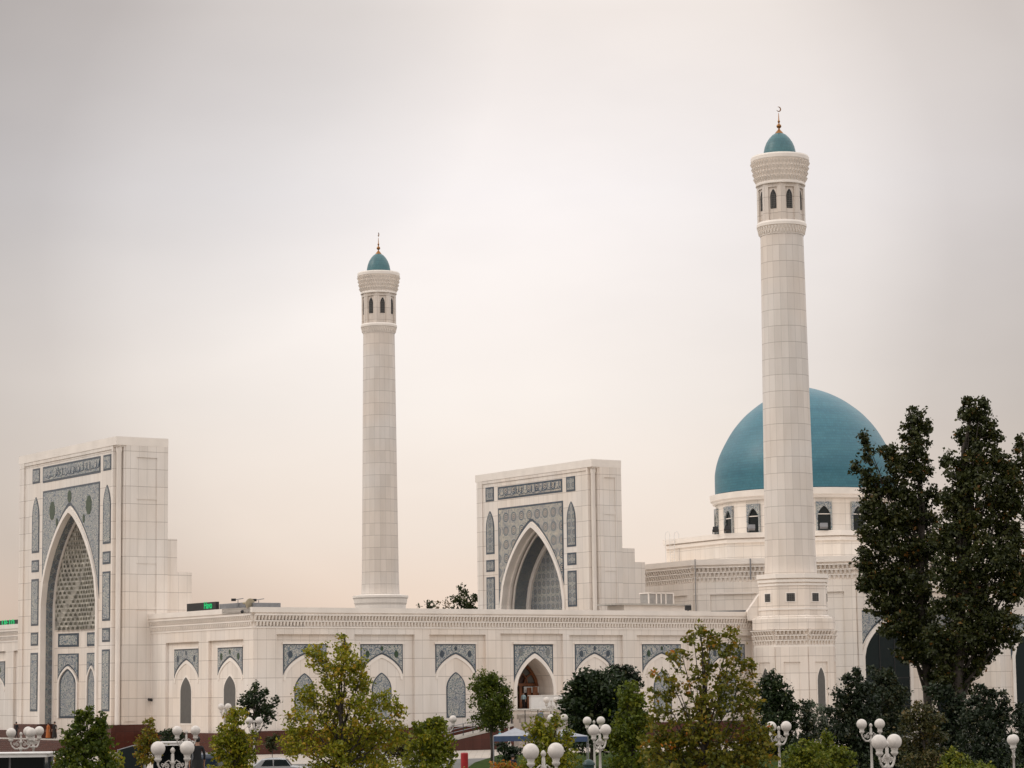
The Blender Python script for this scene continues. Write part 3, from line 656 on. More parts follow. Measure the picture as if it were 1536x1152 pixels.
# ------------------------------------------------------------------ minarets
def minaret(root, c, K, ys, tiers, Fcol, grid):
    """c: axis in plan, K: metres per photo pixel at its distance, ys: heights"""
    z = ys
    prof = [(39.5, z['s0']), (38.6, z['s0'] + 1.0), (37.8, z['s0'] + 3), (32.6, z['m1'])]
    b = MB(); b.lathe(c, [(r * K, h) for r, h in prof], 20, R(-90 + 4), uw=.95); b.build('shaft', M['shaft'], root)
    # lower moulding and its stalactites
    b = MB(); hm = z['m2'] - z['m1']
    b.lathe(c, [(33 * K, z['m1']), (33.4 * K, z['m1'] + hm * .1), (36 * K, z['m1'] + hm * .62), (37.6 * K, z['m1'] + hm * .66), (37.6 * K, z['m1'] + hm * .86), (36.2 * K, z['m2']), (34.5 * K, z['m2'])], 40)
    for row, (f, r0, r1) in enumerate(((.12, 33.6, 35.2), (.38, 34.6, 36.4))):
        for k in range(44):
            an = 2 * math.pi * (k + .5 * row) / 44; F = Face(c[0] + math.cos(an) * r0 * K, c[1] + math.sin(an) * r0 * K, an + math.pi / 2, -1)
            zb = z['m1'] + hm * f; b.hexa([F.p(-.05, zb, .1 * K * 14), F.p(.05, zb, .1 * K * 14), F.p(.05, zb, -.3), F.p(-.05, zb, -.3), F.p(-.11, zb + hm * .22, (r1 - r0) * K + .05), F.p(.11, zb + hm * .22, (r1 - r0) * K + .05), F.p(.11, zb + hm * .22, -.3), F.p(-.11, zb + hm * .22, -.3)])
    b.build('lower_moulding', M['trim'], root)
    # lantern: eight faces with latticed windows
    Rl = 36.2 * K; b = MB(); n = 8; a0 = R(-90 + 17.5 - 22.5)
    vs = [(c[0] + Rl * math.cos(a0 + k * math.pi / 4), c[1] + Rl * math.sin(a0 + k * math.pi / 4)) for k in range(8)]
    zw0, zw1 = z['m2'], z['f1']
    b.plan([(c[0] + (x - c[0]) * .93, c[1] + (y - c[1]) * .93) for x, y in vs], zw0, zw1)
    faces = []
    for k in range(8):
        p, q = vs[k], vs[(k + 1) % 8]; L = math.dist(p, q); F = Face(p[0], p[1], math.atan2(q[1] - p[1], q[0] - p[0]), -1); faces.append((F, L))
        b.box(F, 0, L * .24, zw0, zw1, -.07 * Rl, 0); b.box(F, L * .76, L, zw0, zw1, -.07 * Rl, 0); b.box(F, L * .24, L * .76, zw1 - (zw1 - zw0) * .1, zw1, -.07 * Rl, 0)
    b.build('lantern', M['shaft'], root)
    for F, L in faces:
        if F.n.y > .3: continue
        hh = zw1 - zw0; o = -.07 * Rl
        b = MB(); b.prism(F, lancet(L / 2, L * .17, zw0 + hh * .32, zw0 + hh * .66, zw0 + hh * .84), o, o + .05); wdw = b.build('window', M['black'], root)
        b = MB()
        for i in range(3):
            s = L / 2 + L * .17 * (i - 1) * .55; b.box(F, s - .025, s + .025, zw0 + hh * .33, zw0 + hh * (.78 if i == 1 else .68), o + .05, o + .09)
        for i in range(7):
            zc = zw0 + hh * (.34 + .058 * i); b.box(F, L / 2 - L * .15, L / 2 + L * .15, zc, zc + .05, o + .05, o + .08)
        b.build('lattice', M['grille'], wdw)
    # flaring upper frieze
    b = MB(); hf = z['f2'] - z['f1']
    b.lathe(c, [(34 * K, z['f1'] - .02), (37.6 * K, z['f1']), (37.6 * K, z['f1'] + hf * .05), (36.4 * K, z['f1'] + hf * .09), (42 * K, z['f1'] + hf * .78), (43 * K, z['f1'] + hf * .8), (44.2 * K, z['f1'] + hf * .84), (44.2 * K, z['f1'] + hf * .95), (43.2 * K, z['f2']), (24 * K, z['f2'])], 48)
    for row in range(4):
        r0 = (36.6 + 5.4 * (row * .2 + .05) / .8) * K
        for k in range(46):
            an = 2 * math.pi * (k + .5 * (row % 2)) / 46; F = Face(c[0] + math.cos(an) * r0, c[1] + math.sin(an) * r0, an + math.pi / 2, -1)
            zb = z['f1'] + hf * (.1 + .17 * row); h2 = hf * .15; w_ = .6 * math.pi * r0 / 46
            b.hexa([F.p(-w_ * .4, zb, .0), F.p(w_ * .4, zb, .0), F.p(w_ * .4, zb, -.3), F.p(-w_ * .4, zb, -.3), F.p(-w_, zb + h2, .3), F.p(w_, zb + h2, .3), F.p(w_, zb + h2, -.2), F.p(-w_, zb + h2, -.2)])
    b.build('upper_frieze', M['trim'], root)
    b = MB(); hd = z['d1'] - z['f2']
    b.lathe(c, [(r * K, z['f2'] + hd * t) for r, t in ((24.9, -.02), (24.9, .06), (24.4, .2), (22.6, .42), (19.6, .62), (15.5, .79), (10.5, .93), (6.0, 1.0), (0, 1.02))], 32, uw=.6); b.build('dome', M['minidome'], root, True)
    b = MB(); hc = z['tip'] - z['d1']
    b.lathe(c, [(r * K, z['d1'] + hc * t) for r, t in ((6.8, -.02), (6.2, .02), (2.2, .13), (1.2, .17), (1.2, .19), (3.4, .23), (3.8, .27), (3.4, .31), (1.2, .36), (1.0, .40), (1.9, .43), (1.9, .46), (.9, .5), (.45, .75), (.0, .78))], 14)
    fin = b.build('finial', M['gold'], root, True)
    b = MB(); rc = hc * .085; cz = z['tip'] - rc
    pts = [(rc * math.cos(t), rc * math.sin(t)) for t in [R(-150 + k * 20) for k in range(0, 14)]]
    an = 0.5 if K > .0725 * 1.2 else R(80)
    b.tube([(c[0] + x * math.cos(grid), c[1] + x * math.sin(grid), cz + y) for x, y in pts], [rc * .22 * math.sin(math.pi * (k + .35) / 13.7) + .015 for k in range(14)], 6); b.build('crescent', M['gold'], fin)
    for t in tiers: t(root, c, K)

def octa(c, r, a0=R(-78)): return [(c[0] + r * math.cos(a0 + k * math.pi / 4), c[1] + r * math.sin(a0 + k * math.pi / 4)) for k in range(8)]
def ofaces(pts):
    out = []
    for k in range(8):
        p, q = pts[k], pts[(k + 1) % 8]; out.append((Face(p[0], p[1], math.atan2(q[1] - p[1], q[0] - p[0]), -1), math.dist(p, q)))
    return out
YN = 262; cN = at(1190.5, 1031, YN); K = pxm(1190, 600, YN)
zn = lambda y, px=1190: at(px, y, YN).z
def near_base(root, c, K):
    a = R(-78); b = MB()
    c = (c[0] + .2, c[1]); lo, up_ = octa(c, 61.8 * K), octa(c, 53 * K)
    zl0, zl1, zu0, zu1 = 0, zn(946), zn(926), zn(880)
    b.plan(lo, 0, zn(926)); b.plan(up_, zn(926), zn(864))
    cap = octa(c, 64.3 * K); b.plan(cap, zn(945), zn(929))
    P, Q2 = octa(c, 64.3 * K), octa(c, 55 * K)
    for k in range(8):
        p, q, r, s = P[k], P[(k + 1) % 8], Q2[(k + 1) % 8], Q2[k]
        b.face([(p[0], p[1], zn(929)), (q[0], q[1], zn(929)), (r[0], r[1], zn(924)), (s[0], s[1], zn(924))])
    Fb = Face(c[0], c[1] + 1.0, 0, -1); s1 = (at(1139, 917, c[1] + 1).x - c[0]); s0 = (at(1119, 917, c[1] + 1).x - c[0])
    b.prism(Fb, [(s0, zn(930)), (s1, zn(930)), (s1, zn(889)), (s0, zn(917))], -1.5, 1.5)
    b.build('base', M['stone'], root)
    b = MB(); b.plan(octa(c, 56.2 * K), zn(869), zn(862.5)); b.plan(octa(c, 55.2 * K), zn(875), zn(871)); b.plan(octa(c, 54.4 * K), zn(880), zn(877)); b.plan(octa(c, 54.3 * K), zn(916), zn(913)); b.plan(octa(c, 62.8 * K), zn(971), zn(968))
    b.build('base_moulding', M['trim'], root)
    b = MB()
    for F, L in ofaces(octa(c, 61.6 * K)):
        if F.n.y < .3: dentils(b, F, 0.02, L - .02, zn(968), zn(946), .42, .45, 3, .5)
    b.build('stalactite_frieze', M['trim'], root)
    for F, L in ofaces(up_):
        if F.n.y > .2: continue
        b = MB(); b.box(F, L / 2 - .55, L / 2 + .55, zn(905), zn(890), -.01, .05); v = b.build('vent', M['trim'], root)
        b = MB(); b.box(F, L / 2 - .43, L / 2 + .43, zn(903.5), zn(891.5), .05, .06); b.build('vent_opening', M['black'], v)
        b = MB()
        for i in range(4):
            b.box(F, L / 2 - .4, L / 2 + .4, zn(902 - i * 2.8), zn(901.2 - i * 2.8), .06, .085); b.box(F, L / 2 - .36 + i * .22, L / 2 - .30 + i * .22, zn(903), zn(892), .06, .08)
        b.build('lattice', M['grille'], v)
    for F, L in ofaces(lo):
        if F.n.y > .2: continue
        b = MB(); hw = .85
        b.box(F, 0, L / 2 - hw, 0, zn(971), 0, .12); b.box(F, L / 2 + hw, L, 0, zn(971), 0, .12); b.box(F, L / 2 - hw, L / 2 + hw, zn(993.5), zn(971), 0, .12); b.build('pilaster', M['stone'], root)
        if abs(F.n.x) > .3:
            b = MB(); b.prism(F, lancet(L / 2, .62, zn(1068), zn(1020), zn(1000)), -.0, .03); wd = b.build('window', M['trim'], root)
            b = MB(); b.prism(F, lancet(L / 2, .5, zn(1067), zn(1021), zn(1002)), .03, .045); b.build('window_lattice', M['grille'], wd)
mn = thing('minaret', 'nearer and taller white minaret with turquoise cap in front of the big dome', 'minaret', (cN.x, cN.y, 0))
minaret(mn, cN, K, dict(s0=zn(863), m1=zn(355), m2=zn(335), f1=zn(280), f2=zn(236), d1=zn(200), tip=zn(160)), [near_base], None, R(20))
YF = 358; cF = at(571.5, 1037, YF); KF = pxm(567, 600, YF)
zf = lambda y: at(567, y, YF).z
def far_base(root, c, K):
    b = MB(); b.lathe(c, [(52 * K, 0), (52 * K, zf(908)), (54 * K, zf(905)), (55 * K, zf(899)), (57 * K, zf(897)), (57 * K, zf(894)), (40 * K, zf(892))], 40); b.build('base_moulding', M['trim'], root)
mf = thing('minaret', 'farther minaret standing free behind the low gallery roof', 'minaret', (cF.x, cF.y, 0))
minaret(mf, cF, KF * .725, dict(s0=zf(894), m1=zf(501), m2=zf(487), f1=zf(442), f2=zf(410), d1=zf(381), tip=zf(349)), [far_base], None, R(78))

# ------------------------------------------------------------------ prayer hall with the great dome
YH = 305; cH = at(1216, 1031, YH); KH = pxm(1213, 750, YH)
zh = lambda y, Y=YH, px=1213: at(px, y, Y).z
hall = thing('prayer_hall', 'white octagonal prayer hall carrying the great turquoise dome', 'building', (cH.x, cH.y, 0))
HA = R(-84); o1, o2 = octa(cH, 24.4, HA), octa(cH, 17.55, HA)
f1s, f2s = ofaces(o1), ofaces(o2)
zt1 = zh(837, 283, 1150); zt2 = zh(799, 290, 1150)
b = MB(); b.plan(o1, 0, zt1 - .05); b.plan(o2, zt1 - .05, zt2)
vis = [6, 7, 0]      # faces turned this way: left chamfer, middle, right
for k in vis:
    F, L = f1s[k]; zp = zh(890, 284, 1150)
    b.box(F, 0, L * (.1 if k else .03), 0, zp, 0, .22); b.box(F, L * .93, L, 0, zp, 0, .22); b.box(F, 0, L, zp, zh(872, 284, 1150), 0, .22)
b.build('wall', M['drum'], hall)
b = MB(); b.plan(octa(cH, 24.9, HA), zh(845, 283, 1150), zt1 + .02); b.plan(octa(cH, 24.6, HA), zh(848, 283, 1150), zh(845, 283, 1150) + .001)
b.plan(octa(cH, 18.0, HA), zt2 - .55, zt2 + .05); b.plan(octa(cH, 17.78, HA), zt2 - 1.1, zt2 - .7); b.build('cornice', M['trim'], hall)
b = MB()
for k in vis: F, L = f1s[k]; dentils(b, F, 0.02, L - .02, zh(871, 283, 1150), zh(848, 283, 1150), .5, .45, 3)
b.build('stalactite_frieze', M['trim'], hall)
# drum
rD = 137.5 * KH; zd0, zd1 = zt2, zh(757)
b = MB(); b.lathe(cH, [(rD - .25, zd0), (rD - .25, zd1 + .3)], 64, R(-90 + 9.5), uw=.68); b.build('drum', M['drum'], hall)
b = MB(); b.lathe(cH, [(rD - .2, zd1), (rD + .15, zd1 + .1), (rD + .2, zd1 + .35), (rD + .42, zd1 + .45), (rD + .5, zh(743)), (rD - .3, zh(742) + .05)], 64); b.build('drum_moulding', M['trim'], hall, False)
b = MB(); b.lathe(cH, [(rD - .2, zd0 - .02), (rD + .35, zd0), (rD + .35, zd0 + .25), (rD - .2, zd0 + .3)], 64); b.build('drum_moulding', M['trim'], hall, False)
for k in range(16):
    an = R(-90 + 4.2 + 22.5 * k)
    if math.sin(an) > .25: continue
    x, y = cH.x + (rD - .22) * math.cos(an), cH.y + (rD - .22) * math.sin(an); F = Face(x, y, an + math.pi / 2, -1)
    h0, h1 = zd0 + .3, zd1 - .45; w_ = .95
    b = MB(); b.prism(F, [(-w_, h0), (-w_, h1), (w_, h1), (w_, h0), (.78, h0)] + arch_pts(0, .78, h0 + (h1 - h0) * .52, h1 - .51) + [(-.78, h0)], -.1, .22); wf = b.build('window', M['floral'], hall)
    b = MB(); b.prism(F, lancet(0, .79, h0, h0 + (h1 - h0) * .52, h1 - .5), -.1, -.02); b.build('window_glass', M['dark'], wf)
    b = MB(); b.box(F, -.72, .72, h0 + 2.05, h0 + 2.15, -.02, .05); b.build('transom', M['trim'], wf)
# dome
dp = [(135.0, 744), (135.2, 741), (135.3, 725), (134.7, 708), (130.5, 690), (122.8, 672), (107.5, 646), (89.5, 625), (72, 610.5), (57, 600.5), (40, 592), (24, 586), (10, 582), (0, 579)]
def smooth_profile(P, n=5):
    out = []
    for i in range(len(P) - 1):
        p0, p1, p2, p3 = P[max(i - 1, 0)], P[i], P[i + 1], P[min(i + 2, len(P) - 1)]
        for k in range(n):
            t = k / n; out.append(tuple(.5 * (2 * b_ + (c_ - a_) * t + (2 * a_ - 5 * b_ + 4 * c_ - d_) * t * t + (3 * b_ - a_ - 3 * c_ + d_) * t ** 3) for a_, b_, c_, d_ in zip(p0, p1, p2, p3)))
    return out + [P[-1]]
b = MB(); b.lathe(cH, [(max(0, r) * KH, zh(y)) for r, y in smooth_profile(dp[1:])], 96, uw=1.05); b.build('dome', M['dome'], hall, True)
b = MB(); zt = zh(580); b.lathe(cH, [(.9, zt - .2), (.5, zt + .35), (.2, zt + .5), (.45, zt + .8), (.5, zt + 1.0), (.2, zt + 1.3), (.12, zt + 1.6), (.0, zt + 3.2)], 12); b.build('finial', M['gold'], hall, True)
# arches of the right hand face
F, L = f1s[0]
def hall_arch(F, pa, pb, ysp, yap, ytop, px0, px1):
    a, b2 = F.st(pa, 1000)[0], F.st(pb, 1000)[0]; sc, hw = (a + b2) / 2, (b2 - a) / 2; mid = (pa + pb) / 2
    zs_, za_, zt_ = F.st(mid, ysp)[1], F.st(mid, yap)[1], F.st(mid, ytop)[1]
    q = MB(); q.prism(F, lancet(sc, hw, 0, zs_, za_), .0, .03); wd = q.build('arch_window', M['teal'], hall)
    q = MB(); q.prism(F, band(sc, hw, zs_, za_, .42, 0), .0, .2); q.build('arch_moulding', M['trim'], wd)
    q = MB()
    for k in (-.33, .33): q.box(F, sc + hw * k - .05, sc + hw * k + .05, 0, za_ - 1, .03, .08)
    for zz_ in (3.2, 6.4): q.box(F, sc - hw, sc + hw, zz_, zz_ + .1, .03, .08)
    q.build('glazing_bar', M['black'], wd)
    s0, s1 = sc - hw - .8, sc + hw + .8
    panel(F, spandrel(s0, s1, zt_, sc, hw + .8, zs_ - .5, za_ + .55), hall, M['floral'], 0, .2, 'tile_spandrel', spandrel(s0, s1, zt_, sc, hw + .8, zs_ - .5, za_ + .55, .2))
hall_arch(F, 1297, 1364, 985, 934, 916, 0, 0); hall_arch(F, 1404, 1462, 990, 940, 920, 0, 0)
F7, L7 = f1s[7]
a, b2 = F7.st(1056, 920), F7.st(1119, 920)
panel(F7, rect(a[0], b2[0], F7.st(1090, 935)[1], F7.st(1090, 916)[1]), hall, M['fine'], 0, .2, 'banner_panel')
q = MB(); q.box(F7, F7.st(1041, 890)[0], F7.st(1131, 890)[0], F7.st(1090, 891.5)[1], F7.st(1090, 889)[1], 0, .26); q.build('string_course', M['trim'], hall)
F6, L6 = f1s[6]
q = MB(); q.tube([F7.p(.25, zt1 + .1, .6), F7.p(.25, zh(848, 283, 1150), .62), F7.p(.2, zh(915, 283, 1150), .4)], .05, 6); q.build('lightning_cable', M['grey'], hall)
q = MB(); q.tube([F7.p(L7 * .36, zt1, .6), F7.p(L7 * .36, zh(868, 283), .6)], .08, 6); q.build('drain_pipe', M['grey'], hall)
# wing beyond the hall on the right
gW = at(1499, 1026, 279); FW = Face(gW.x, gW.y, R(28), -1)
wing = thing('side_wing', 'white stone wing with dark pointed arch behind the pine at the picture edge', 'building', (gW.x, gW.y, 0))
b = MB(); zw = zh(880, 285, 1510); b.box(FW, 0, 22, 0, zw, -8, 0); b.box(FW, 0, .9, 0, zw, 0, .3); b.build('wall', M['stone'], wing)
b = MB(); b.box(FW, -.2, 22, zw, zw + .7, -8.1, .4); b.build('cornice', M['trim'], wing)
a, b2 = FW.st(1522, 1000)[0], FW.st(1600, 1000)[0]
q = MB(); sc, hw = (a + b2) / 2, (b2 - a) / 2; q.prism(FW, lancet(sc, hw, 0, FW.st(1522, 985)[1], FW.st(1530, 935)[1]), 0, .03); wd = q.build('arch_window', M['teal'], wing)
q = MB(); q.prism(FW, band(sc, hw, FW.st(1522, 985)[1], FW.st(1530, 935)[1], .4, 0), 0, .2); q.build('arch_moulding', M['trim'], wd)
panel(FW, spandrel(sc - hw - .5, sc + hw + .5, FW.st(1525, 924)[1], sc, hw + .5, FW.st(1522, 990)[1], FW.st(1530, 930)[1]), wing, M['floral'], 0, .2, 'tile_spandrel', spandrel(sc - hw - .5, sc + hw + .5, FW.st(1525, 924)[1], sc, hw + .5, FW.st(1522, 990)[1], FW.st(1530, 930)[1], .2))
# ------------------------------------------------------------------ roof clutter
def sign(label, F, s0, s1, z0, z1, o, txt, ts, th, xs=.85):
    c = F.p((s0 + s1) / 2, z0, o - .2); t = thing('led_sign', label, 'led sign', tuple(c))
    b = MB(); b.box(F, s0, s1, z0, z1, o - .35, o); b.build('housing', M['black'], t)
    b = MB()
    for s in (s0 + .3, s1 - .3): b.box(F, s - .06, s + .06, z0 - .25, z0, o - .3, o - .2)
    b.build('bracket', M['grey'], t)
    cu = bpy.data.curves.new('txt', 'FONT'); cu.body = txt; cu.size = th; cu.extrude = .01; cu.offset = .02; cu.align_x = 'LEFT'
    tmp = bpy.data.objects.new('txt', cu); COL.objects.link(tmp)
    me = bpy.data.meshes.new_from_object(tmp.evaluated_get(bpy.context.evaluated_depsgraph_get())); bpy.data.objects.remove(tmp)
    o_ = bpy.data.objects.new('led_text', me); COL.objects.link(o_); me.materials.clear(); me.materials.append(M['led'])
    o_.parent = t
    p = F.p(ts, z0 + (z1 - z0) * .22, o + .03) - Vector(c)
    rd = Vector((0, 0, 1)).cross(F.n); mm = Matrix.Identity(4)
    for i in range(3): mm[i][0], mm[i][1], mm[i][2], mm[i][3] = rd[i] * xs, (0, 0, 1)[i], F.n[i], p[i]
    o_.matrix_local = mm
zs = FL.st(305, 918)[1]
sA, sB = FL.st(283, 912)[0], FL.st(326.5, 908)[0]
zb_, zt_ = FL.st(326, 914.5)[1], FL.st(326, 902.5)[1]
sign('black led sign with green word Havo on the gallery roof', FL, sB, sA, zb_, zt_, .2, 'Havo', FL.st(309, 908)[0], .92)
sA, sB = FL.st(-25, 940)[0], FL.st(31, 936)[0]
zb_, zt_ = FL.st(20, 941)[1], FL.st(20, 930)[1]
sign('green lit led sign with digits beyond the entrance portal', FL, sB, sA, zb_, zt_, .2, '18:10', FL.st(4, 936)[0], .98, 1.75)
def boxthing(name, label, cat, F, s0, s1, z0, z1, o0, o1, mat, extra=None):
    t = thing(name, label, cat, tuple(F.p((s0 + s1) / 2, z0, (o0 + o1) / 2))); b = MB(); b.box(F, s0, s1, z0, z1, o0, o1); b.build('cabinet', mat, t, bevel=.04)
    if extra: extra(t)
    return t
ztp = Z['top']
def vent_rows(F, s0, s1, z0, z1, o):
    def f(t):
        b = MB(); b.box(F, s0, s1, z0, z1, o, o + .02); b.build('louvre', M['black'], t)
    return f
sa, sb = FL.st(327.5, 910)[0], .25
boxthing('roof_cabinet', 'long grey metal cabinet beside the Havo sign on the roof', 'cabinet', FL, sb + 1.5, sa, ztp - .3, FL.st(350, 904.5)[1], -.6, -.1, M['grey'])
sa, sb = FM.st(381, 908)[0], FM.st(422, 908)[0]
zc_ = FM.st(400, 904)[1]
boxthing('roof_cabinet', 'grey metal cabinet with dark slots at the gallery corner', 'cabinet', FM, sa, sb, ztp - .1, zc_, -.6, -.1, M['grey'], vent_rows(FM, FM.st(398, 908)[0], FM.st(409, 908)[0], zc_ - .55, zc_ - .4, -.1))
# horn loudspeaker and floodlights at the corner
P = at(372, 905, A.y + .6); t = thing('horn_loudspeaker', 'beige horn loudspeaker on a short pole at the gallery corner', 'loudspeaker', (P.x, P.y, ztp))
b = MB(); b.tube([(P.x - .1, P.y + .3, ztp), (P.x - .1, P.y + .3, P.z)], .05); b.build('pole', M['grey'], t)
b = MB(); b.tube([(P.x - .5, P.y + .5, P.z + .05), (P.x - .2, P.y + .3, P.z + .05), (P.x, P.y, P.z), (P.x + .22, P.y - .3, P.z - .05)], [.1, .14, .3, .5], 16); b.build('horn', simple('beige_plastic', (.42, .36, .25), .5), t)
for k, (px, py, lab) in enumerate(((357, 900, 'small floodlight on a mast over the long roof cabinet'), (388, 900.5, 'small floodlight on a mast over the slotted corner cabinet'))):
    P = at(px, py, A.y + (2.5 if k == 0 else 1.2)); t = thing('floodlight', lab, 'floodlight', (P.x, P.y, ztp))
    b = MB(); b.tube([(P.x, P.y, ztp), (P.x, P.y, P.z)], .035); b.tube([(P.x - .5, P.y, P.z), (P.x + .5, P.y + .1, P.z + .15)], .04); b.build('mast', M['grey'], t)
    b = MB(); b.hexa([(P.x + x, P.y + y, P.z + z + (.1 if x > 0 else 0)) for z in (-.1, .14) for x, y in ((-.62, -.15), (-.2, -.15), (-.2, .1), (-.62, .1))]); b.build('lamp_head', M['black'], t)
P = at(363.5, 917.5, A.y - .3); t = thing('security_camera', 'small black camera under the horn loudspeaker', 'camera', tuple(P))
b = MB(); b.ball(P, .16, 10, 8); b.tube([P + Vector((0, .5, .1)), P], .06); b.build('housing', M['black'], t)
for (px, py, F, lab) in ((223, 1051, Face(C1.x, C1.y, UA, -1), 'small dark camera on the plain wall beside the entrance portal'), ):
    s, z = F.st(px, py); t = thing('security_camera', lab, 'camera', tuple(F.p(s, z)))
    b = MB(); b.tube([F.p(s, z, .0), F.p(s, z + .1, .35)], .05); b.tube([F.p(s - .25, z + .12, .5), F.p(s + .3, z + .05, .3)], .14, 8); b.build('housing', M['black'], t)
# low roof house and skylight behind the parapet, before the hall
FQ = Face(A.x - FM.n.x * 9, A.y - FM.n.y * 9, UA, -1); q = lambda px, y: FQ.st(px, y)
t = thing('roof_shed', 'low cream roof shed with glazed door frames beside the hall', 'shed', tuple(FQ.p(q(985, 910)[0], ztp - .4)))
b = MB(); b.box(FQ, q(936, 912)[0], q(1030, 912)[0], ztp - .4, q(980, 908)[1], -3, 0); b.build('wall', M['trim'], t)
b = MB(); b.box(FQ, q(922, 910)[0], q(1034, 910)[0], q(980, 908)[1], q(980, 905.5)[1], -3.2, .3); b.build('roof', M['roof'], t)
b = MB(); b.box(FQ, q(974, 900)[0], q(1010, 900)[0], q(990, 905.5)[1], q(990, 890)[1], -1.6, -.1); gl = b.build('glazed_box', M['frosted'], t)
b = MB()
for px in (973.5, 985, 992, 999, 1010.5): s = q(px, 900)[0]; b.box(FQ, s - .07, s + .07, q(990, 905.5)[1], q(990, 889)[1], -.1, 0)
b.box(FQ, q(973, 900)[0], q(1011, 900)[0], q(990, 890.5)[1], q(990, 888.8)[1], -1.7, .0); b.build('frame', M['trim'], gl)
t = thing('roof_floodlight', 'black floodlight on the parapet beside the cream roof shed', 'floodlight', tuple(FM.p(FM.st(1038, 916)[0], ztp, -.6)))
b = MB(); s = FM.st(1038, 916)[0]; b.box(FM, s - .35, s + .35, ztp + .12, ztp + .65, -.8, -.5); b.build('lamp_head', M['black'], t, bevel=.05)
b = MB(); b.box(FM, s - .05, s + .05, ztp - .02, ztp + .14, -.7, -.6); b.build('bracket', M['grey'], t)
# roof ladder hoops, floodlights on the upper hall roof
Pl = at(1008, 803, 300.5); t = thing('roof_ladder', 'thin white ladder with two hoops at the edge of the upper hall roof', 'ladder', (Pl.x, Pl.y, zt2 - 2.8))
b = MB()
for dx in (-.55, .55):
    for e in (-.3, .3): b.tube([(Pl.x + dx + e * .9, Pl.y, zt2 - 2.8), (Pl.x + dx + e * .9, Pl.y, zt2 + .5)], .035)
    b.tube([(Pl.x + dx + .27 * math.cos(R(k * 18)), Pl.y, zt2 + .5 + .42 * math.sin(R(k * 18))) for k in range(11)], .035)
b.build('rail', M['white'], t)
b = MB()
for k in range(8): b.tube([(Pl.x - .28, Pl.y, zt2 - 2.6 + k * .35), (Pl.x + .28, Pl.y, zt2 - 2.6 + k * .35)], .025)
b.build('rung', M['white'], t)
for px, py, Y, lab in ((1073.5, 800, 292, 'dark floodlight at the far edge of the drum ledge'), (1091, 798, 290.5, 'dark floodlight under the narrowest drum window'), (1127, 796, 289, 'pale floodlight under the drum window beside the minaret'), (1236, 797, 287.5, 'pale floodlight in front of the drum window beyond the minaret')):
    P = at(px, py, Y); t = thing('ledge_floodlight', lab, 'floodlight', (P.x, P.y, zt2), 'floodlights on the drum ledge'); w_ = .32 if 'dark' in lab else .45
    z0 = zt2 + .07
    b = MB(); b.hexa([(P.x - w_, P.y - .2, z0 + .35), (P.x + w_, P.y - .2, z0 + .35), (P.x + w_, P.y + .2, z0 + .15), (P.x - w_, P.y + .2, z0 + .15), (P.x - w_, P.y - .1, z0 + .85), (P.x + w_, P.y - .1, z0 + .85), (P.x + w_, P.y + .25, z0 + .7), (P.x - w_, P.y + .25, z0 + .7)]); b.build('lamp_head', M['black'] if 'dark' in lab else M['grey'], t, bevel=.04)
    b = MB(); b.tube([(P.x - w_ * 1.1, P.y, z0 + .5), (P.x - w_ * 1.1, P.y, z0), (P.x + w_ * 1.1, P.y, z0), (P.x + w_ * 1.1, P.y, z0 + .5)], .05); b.build('bracket', M['black'], t)

# ------------------------------------------------------------------ globe street lamps
def lamp_proto():
    t = thing('street_lamp', 'x', 'street lamp', (0, 0, 0), 'white twin globe street lamps on the square')
    b = MB(); b.lathe((0, 0), [(.22, 0), (.22, .1), (.15, .16), (.17, .5), (.11, .62), (.075, .75), (.062, 2.0), (.052, 2.85), (.095, 2.88), (.1, 2.95), (.06, 2.99), (.055, 3.2), (.1, 3.23), (.085, 3.3), (.06, 3.33), (.055, 3.55), (.03, 3.58), (.075, 3.63), (.085, 3.69), (.05, 3.76), (0, 3.79)], 14); b.build('post', M['iron'], t, True)
    for s in (-1, 1):
        b = MB()
        b.tube([(s * x, 0, z) for x, z in ((.05, 3.0), (.16, 2.93), (.3, 2.94), (.42, 3.05), (.5, 3.2), (.5, 3.3))], [.04, .042, .042, .04, .036, .04], 8)
        b.tube([(s * (.2 + .1 * (1 - k / 22) * math.cos(k * .55)), 0, 3.14 + .1 * (1 - k / 22) * math.sin(k * .55)) for k in range(20)], .02, 6)
        b.tube([(s * (.34 + .065 * (1 - k / 18) * math.cos(3 + k * .6)), 0, 3.2 + .065 * (1 - k / 18) * math.sin(3 + k * .6)) for k in range(15)], .017, 6)
        b.tube([(s * x, 0, z) for x, z in ((.05, 3.25), (.13, 3.34), (.24, 3.27), (.34, 3.1))], .022, 6)
        b.build('bracket_arm', M['iron'], t)
        b = MB(); b.lathe((s * .5, 0), [(.03, 3.27), (.12, 3.35), (.13, 3.4), (.1, 3.43), (.12, 3.5), (.125, 3.55), (0, 3.56)], 14); b.build('globe_holder', M['iron'], t, True)
        b = MB(); b.ball((s * .5, 0, 3.75), .25, 24, 16); b.build('globe', M['globe'], t, True)
    return t
lp = lamp_proto(); index_children()
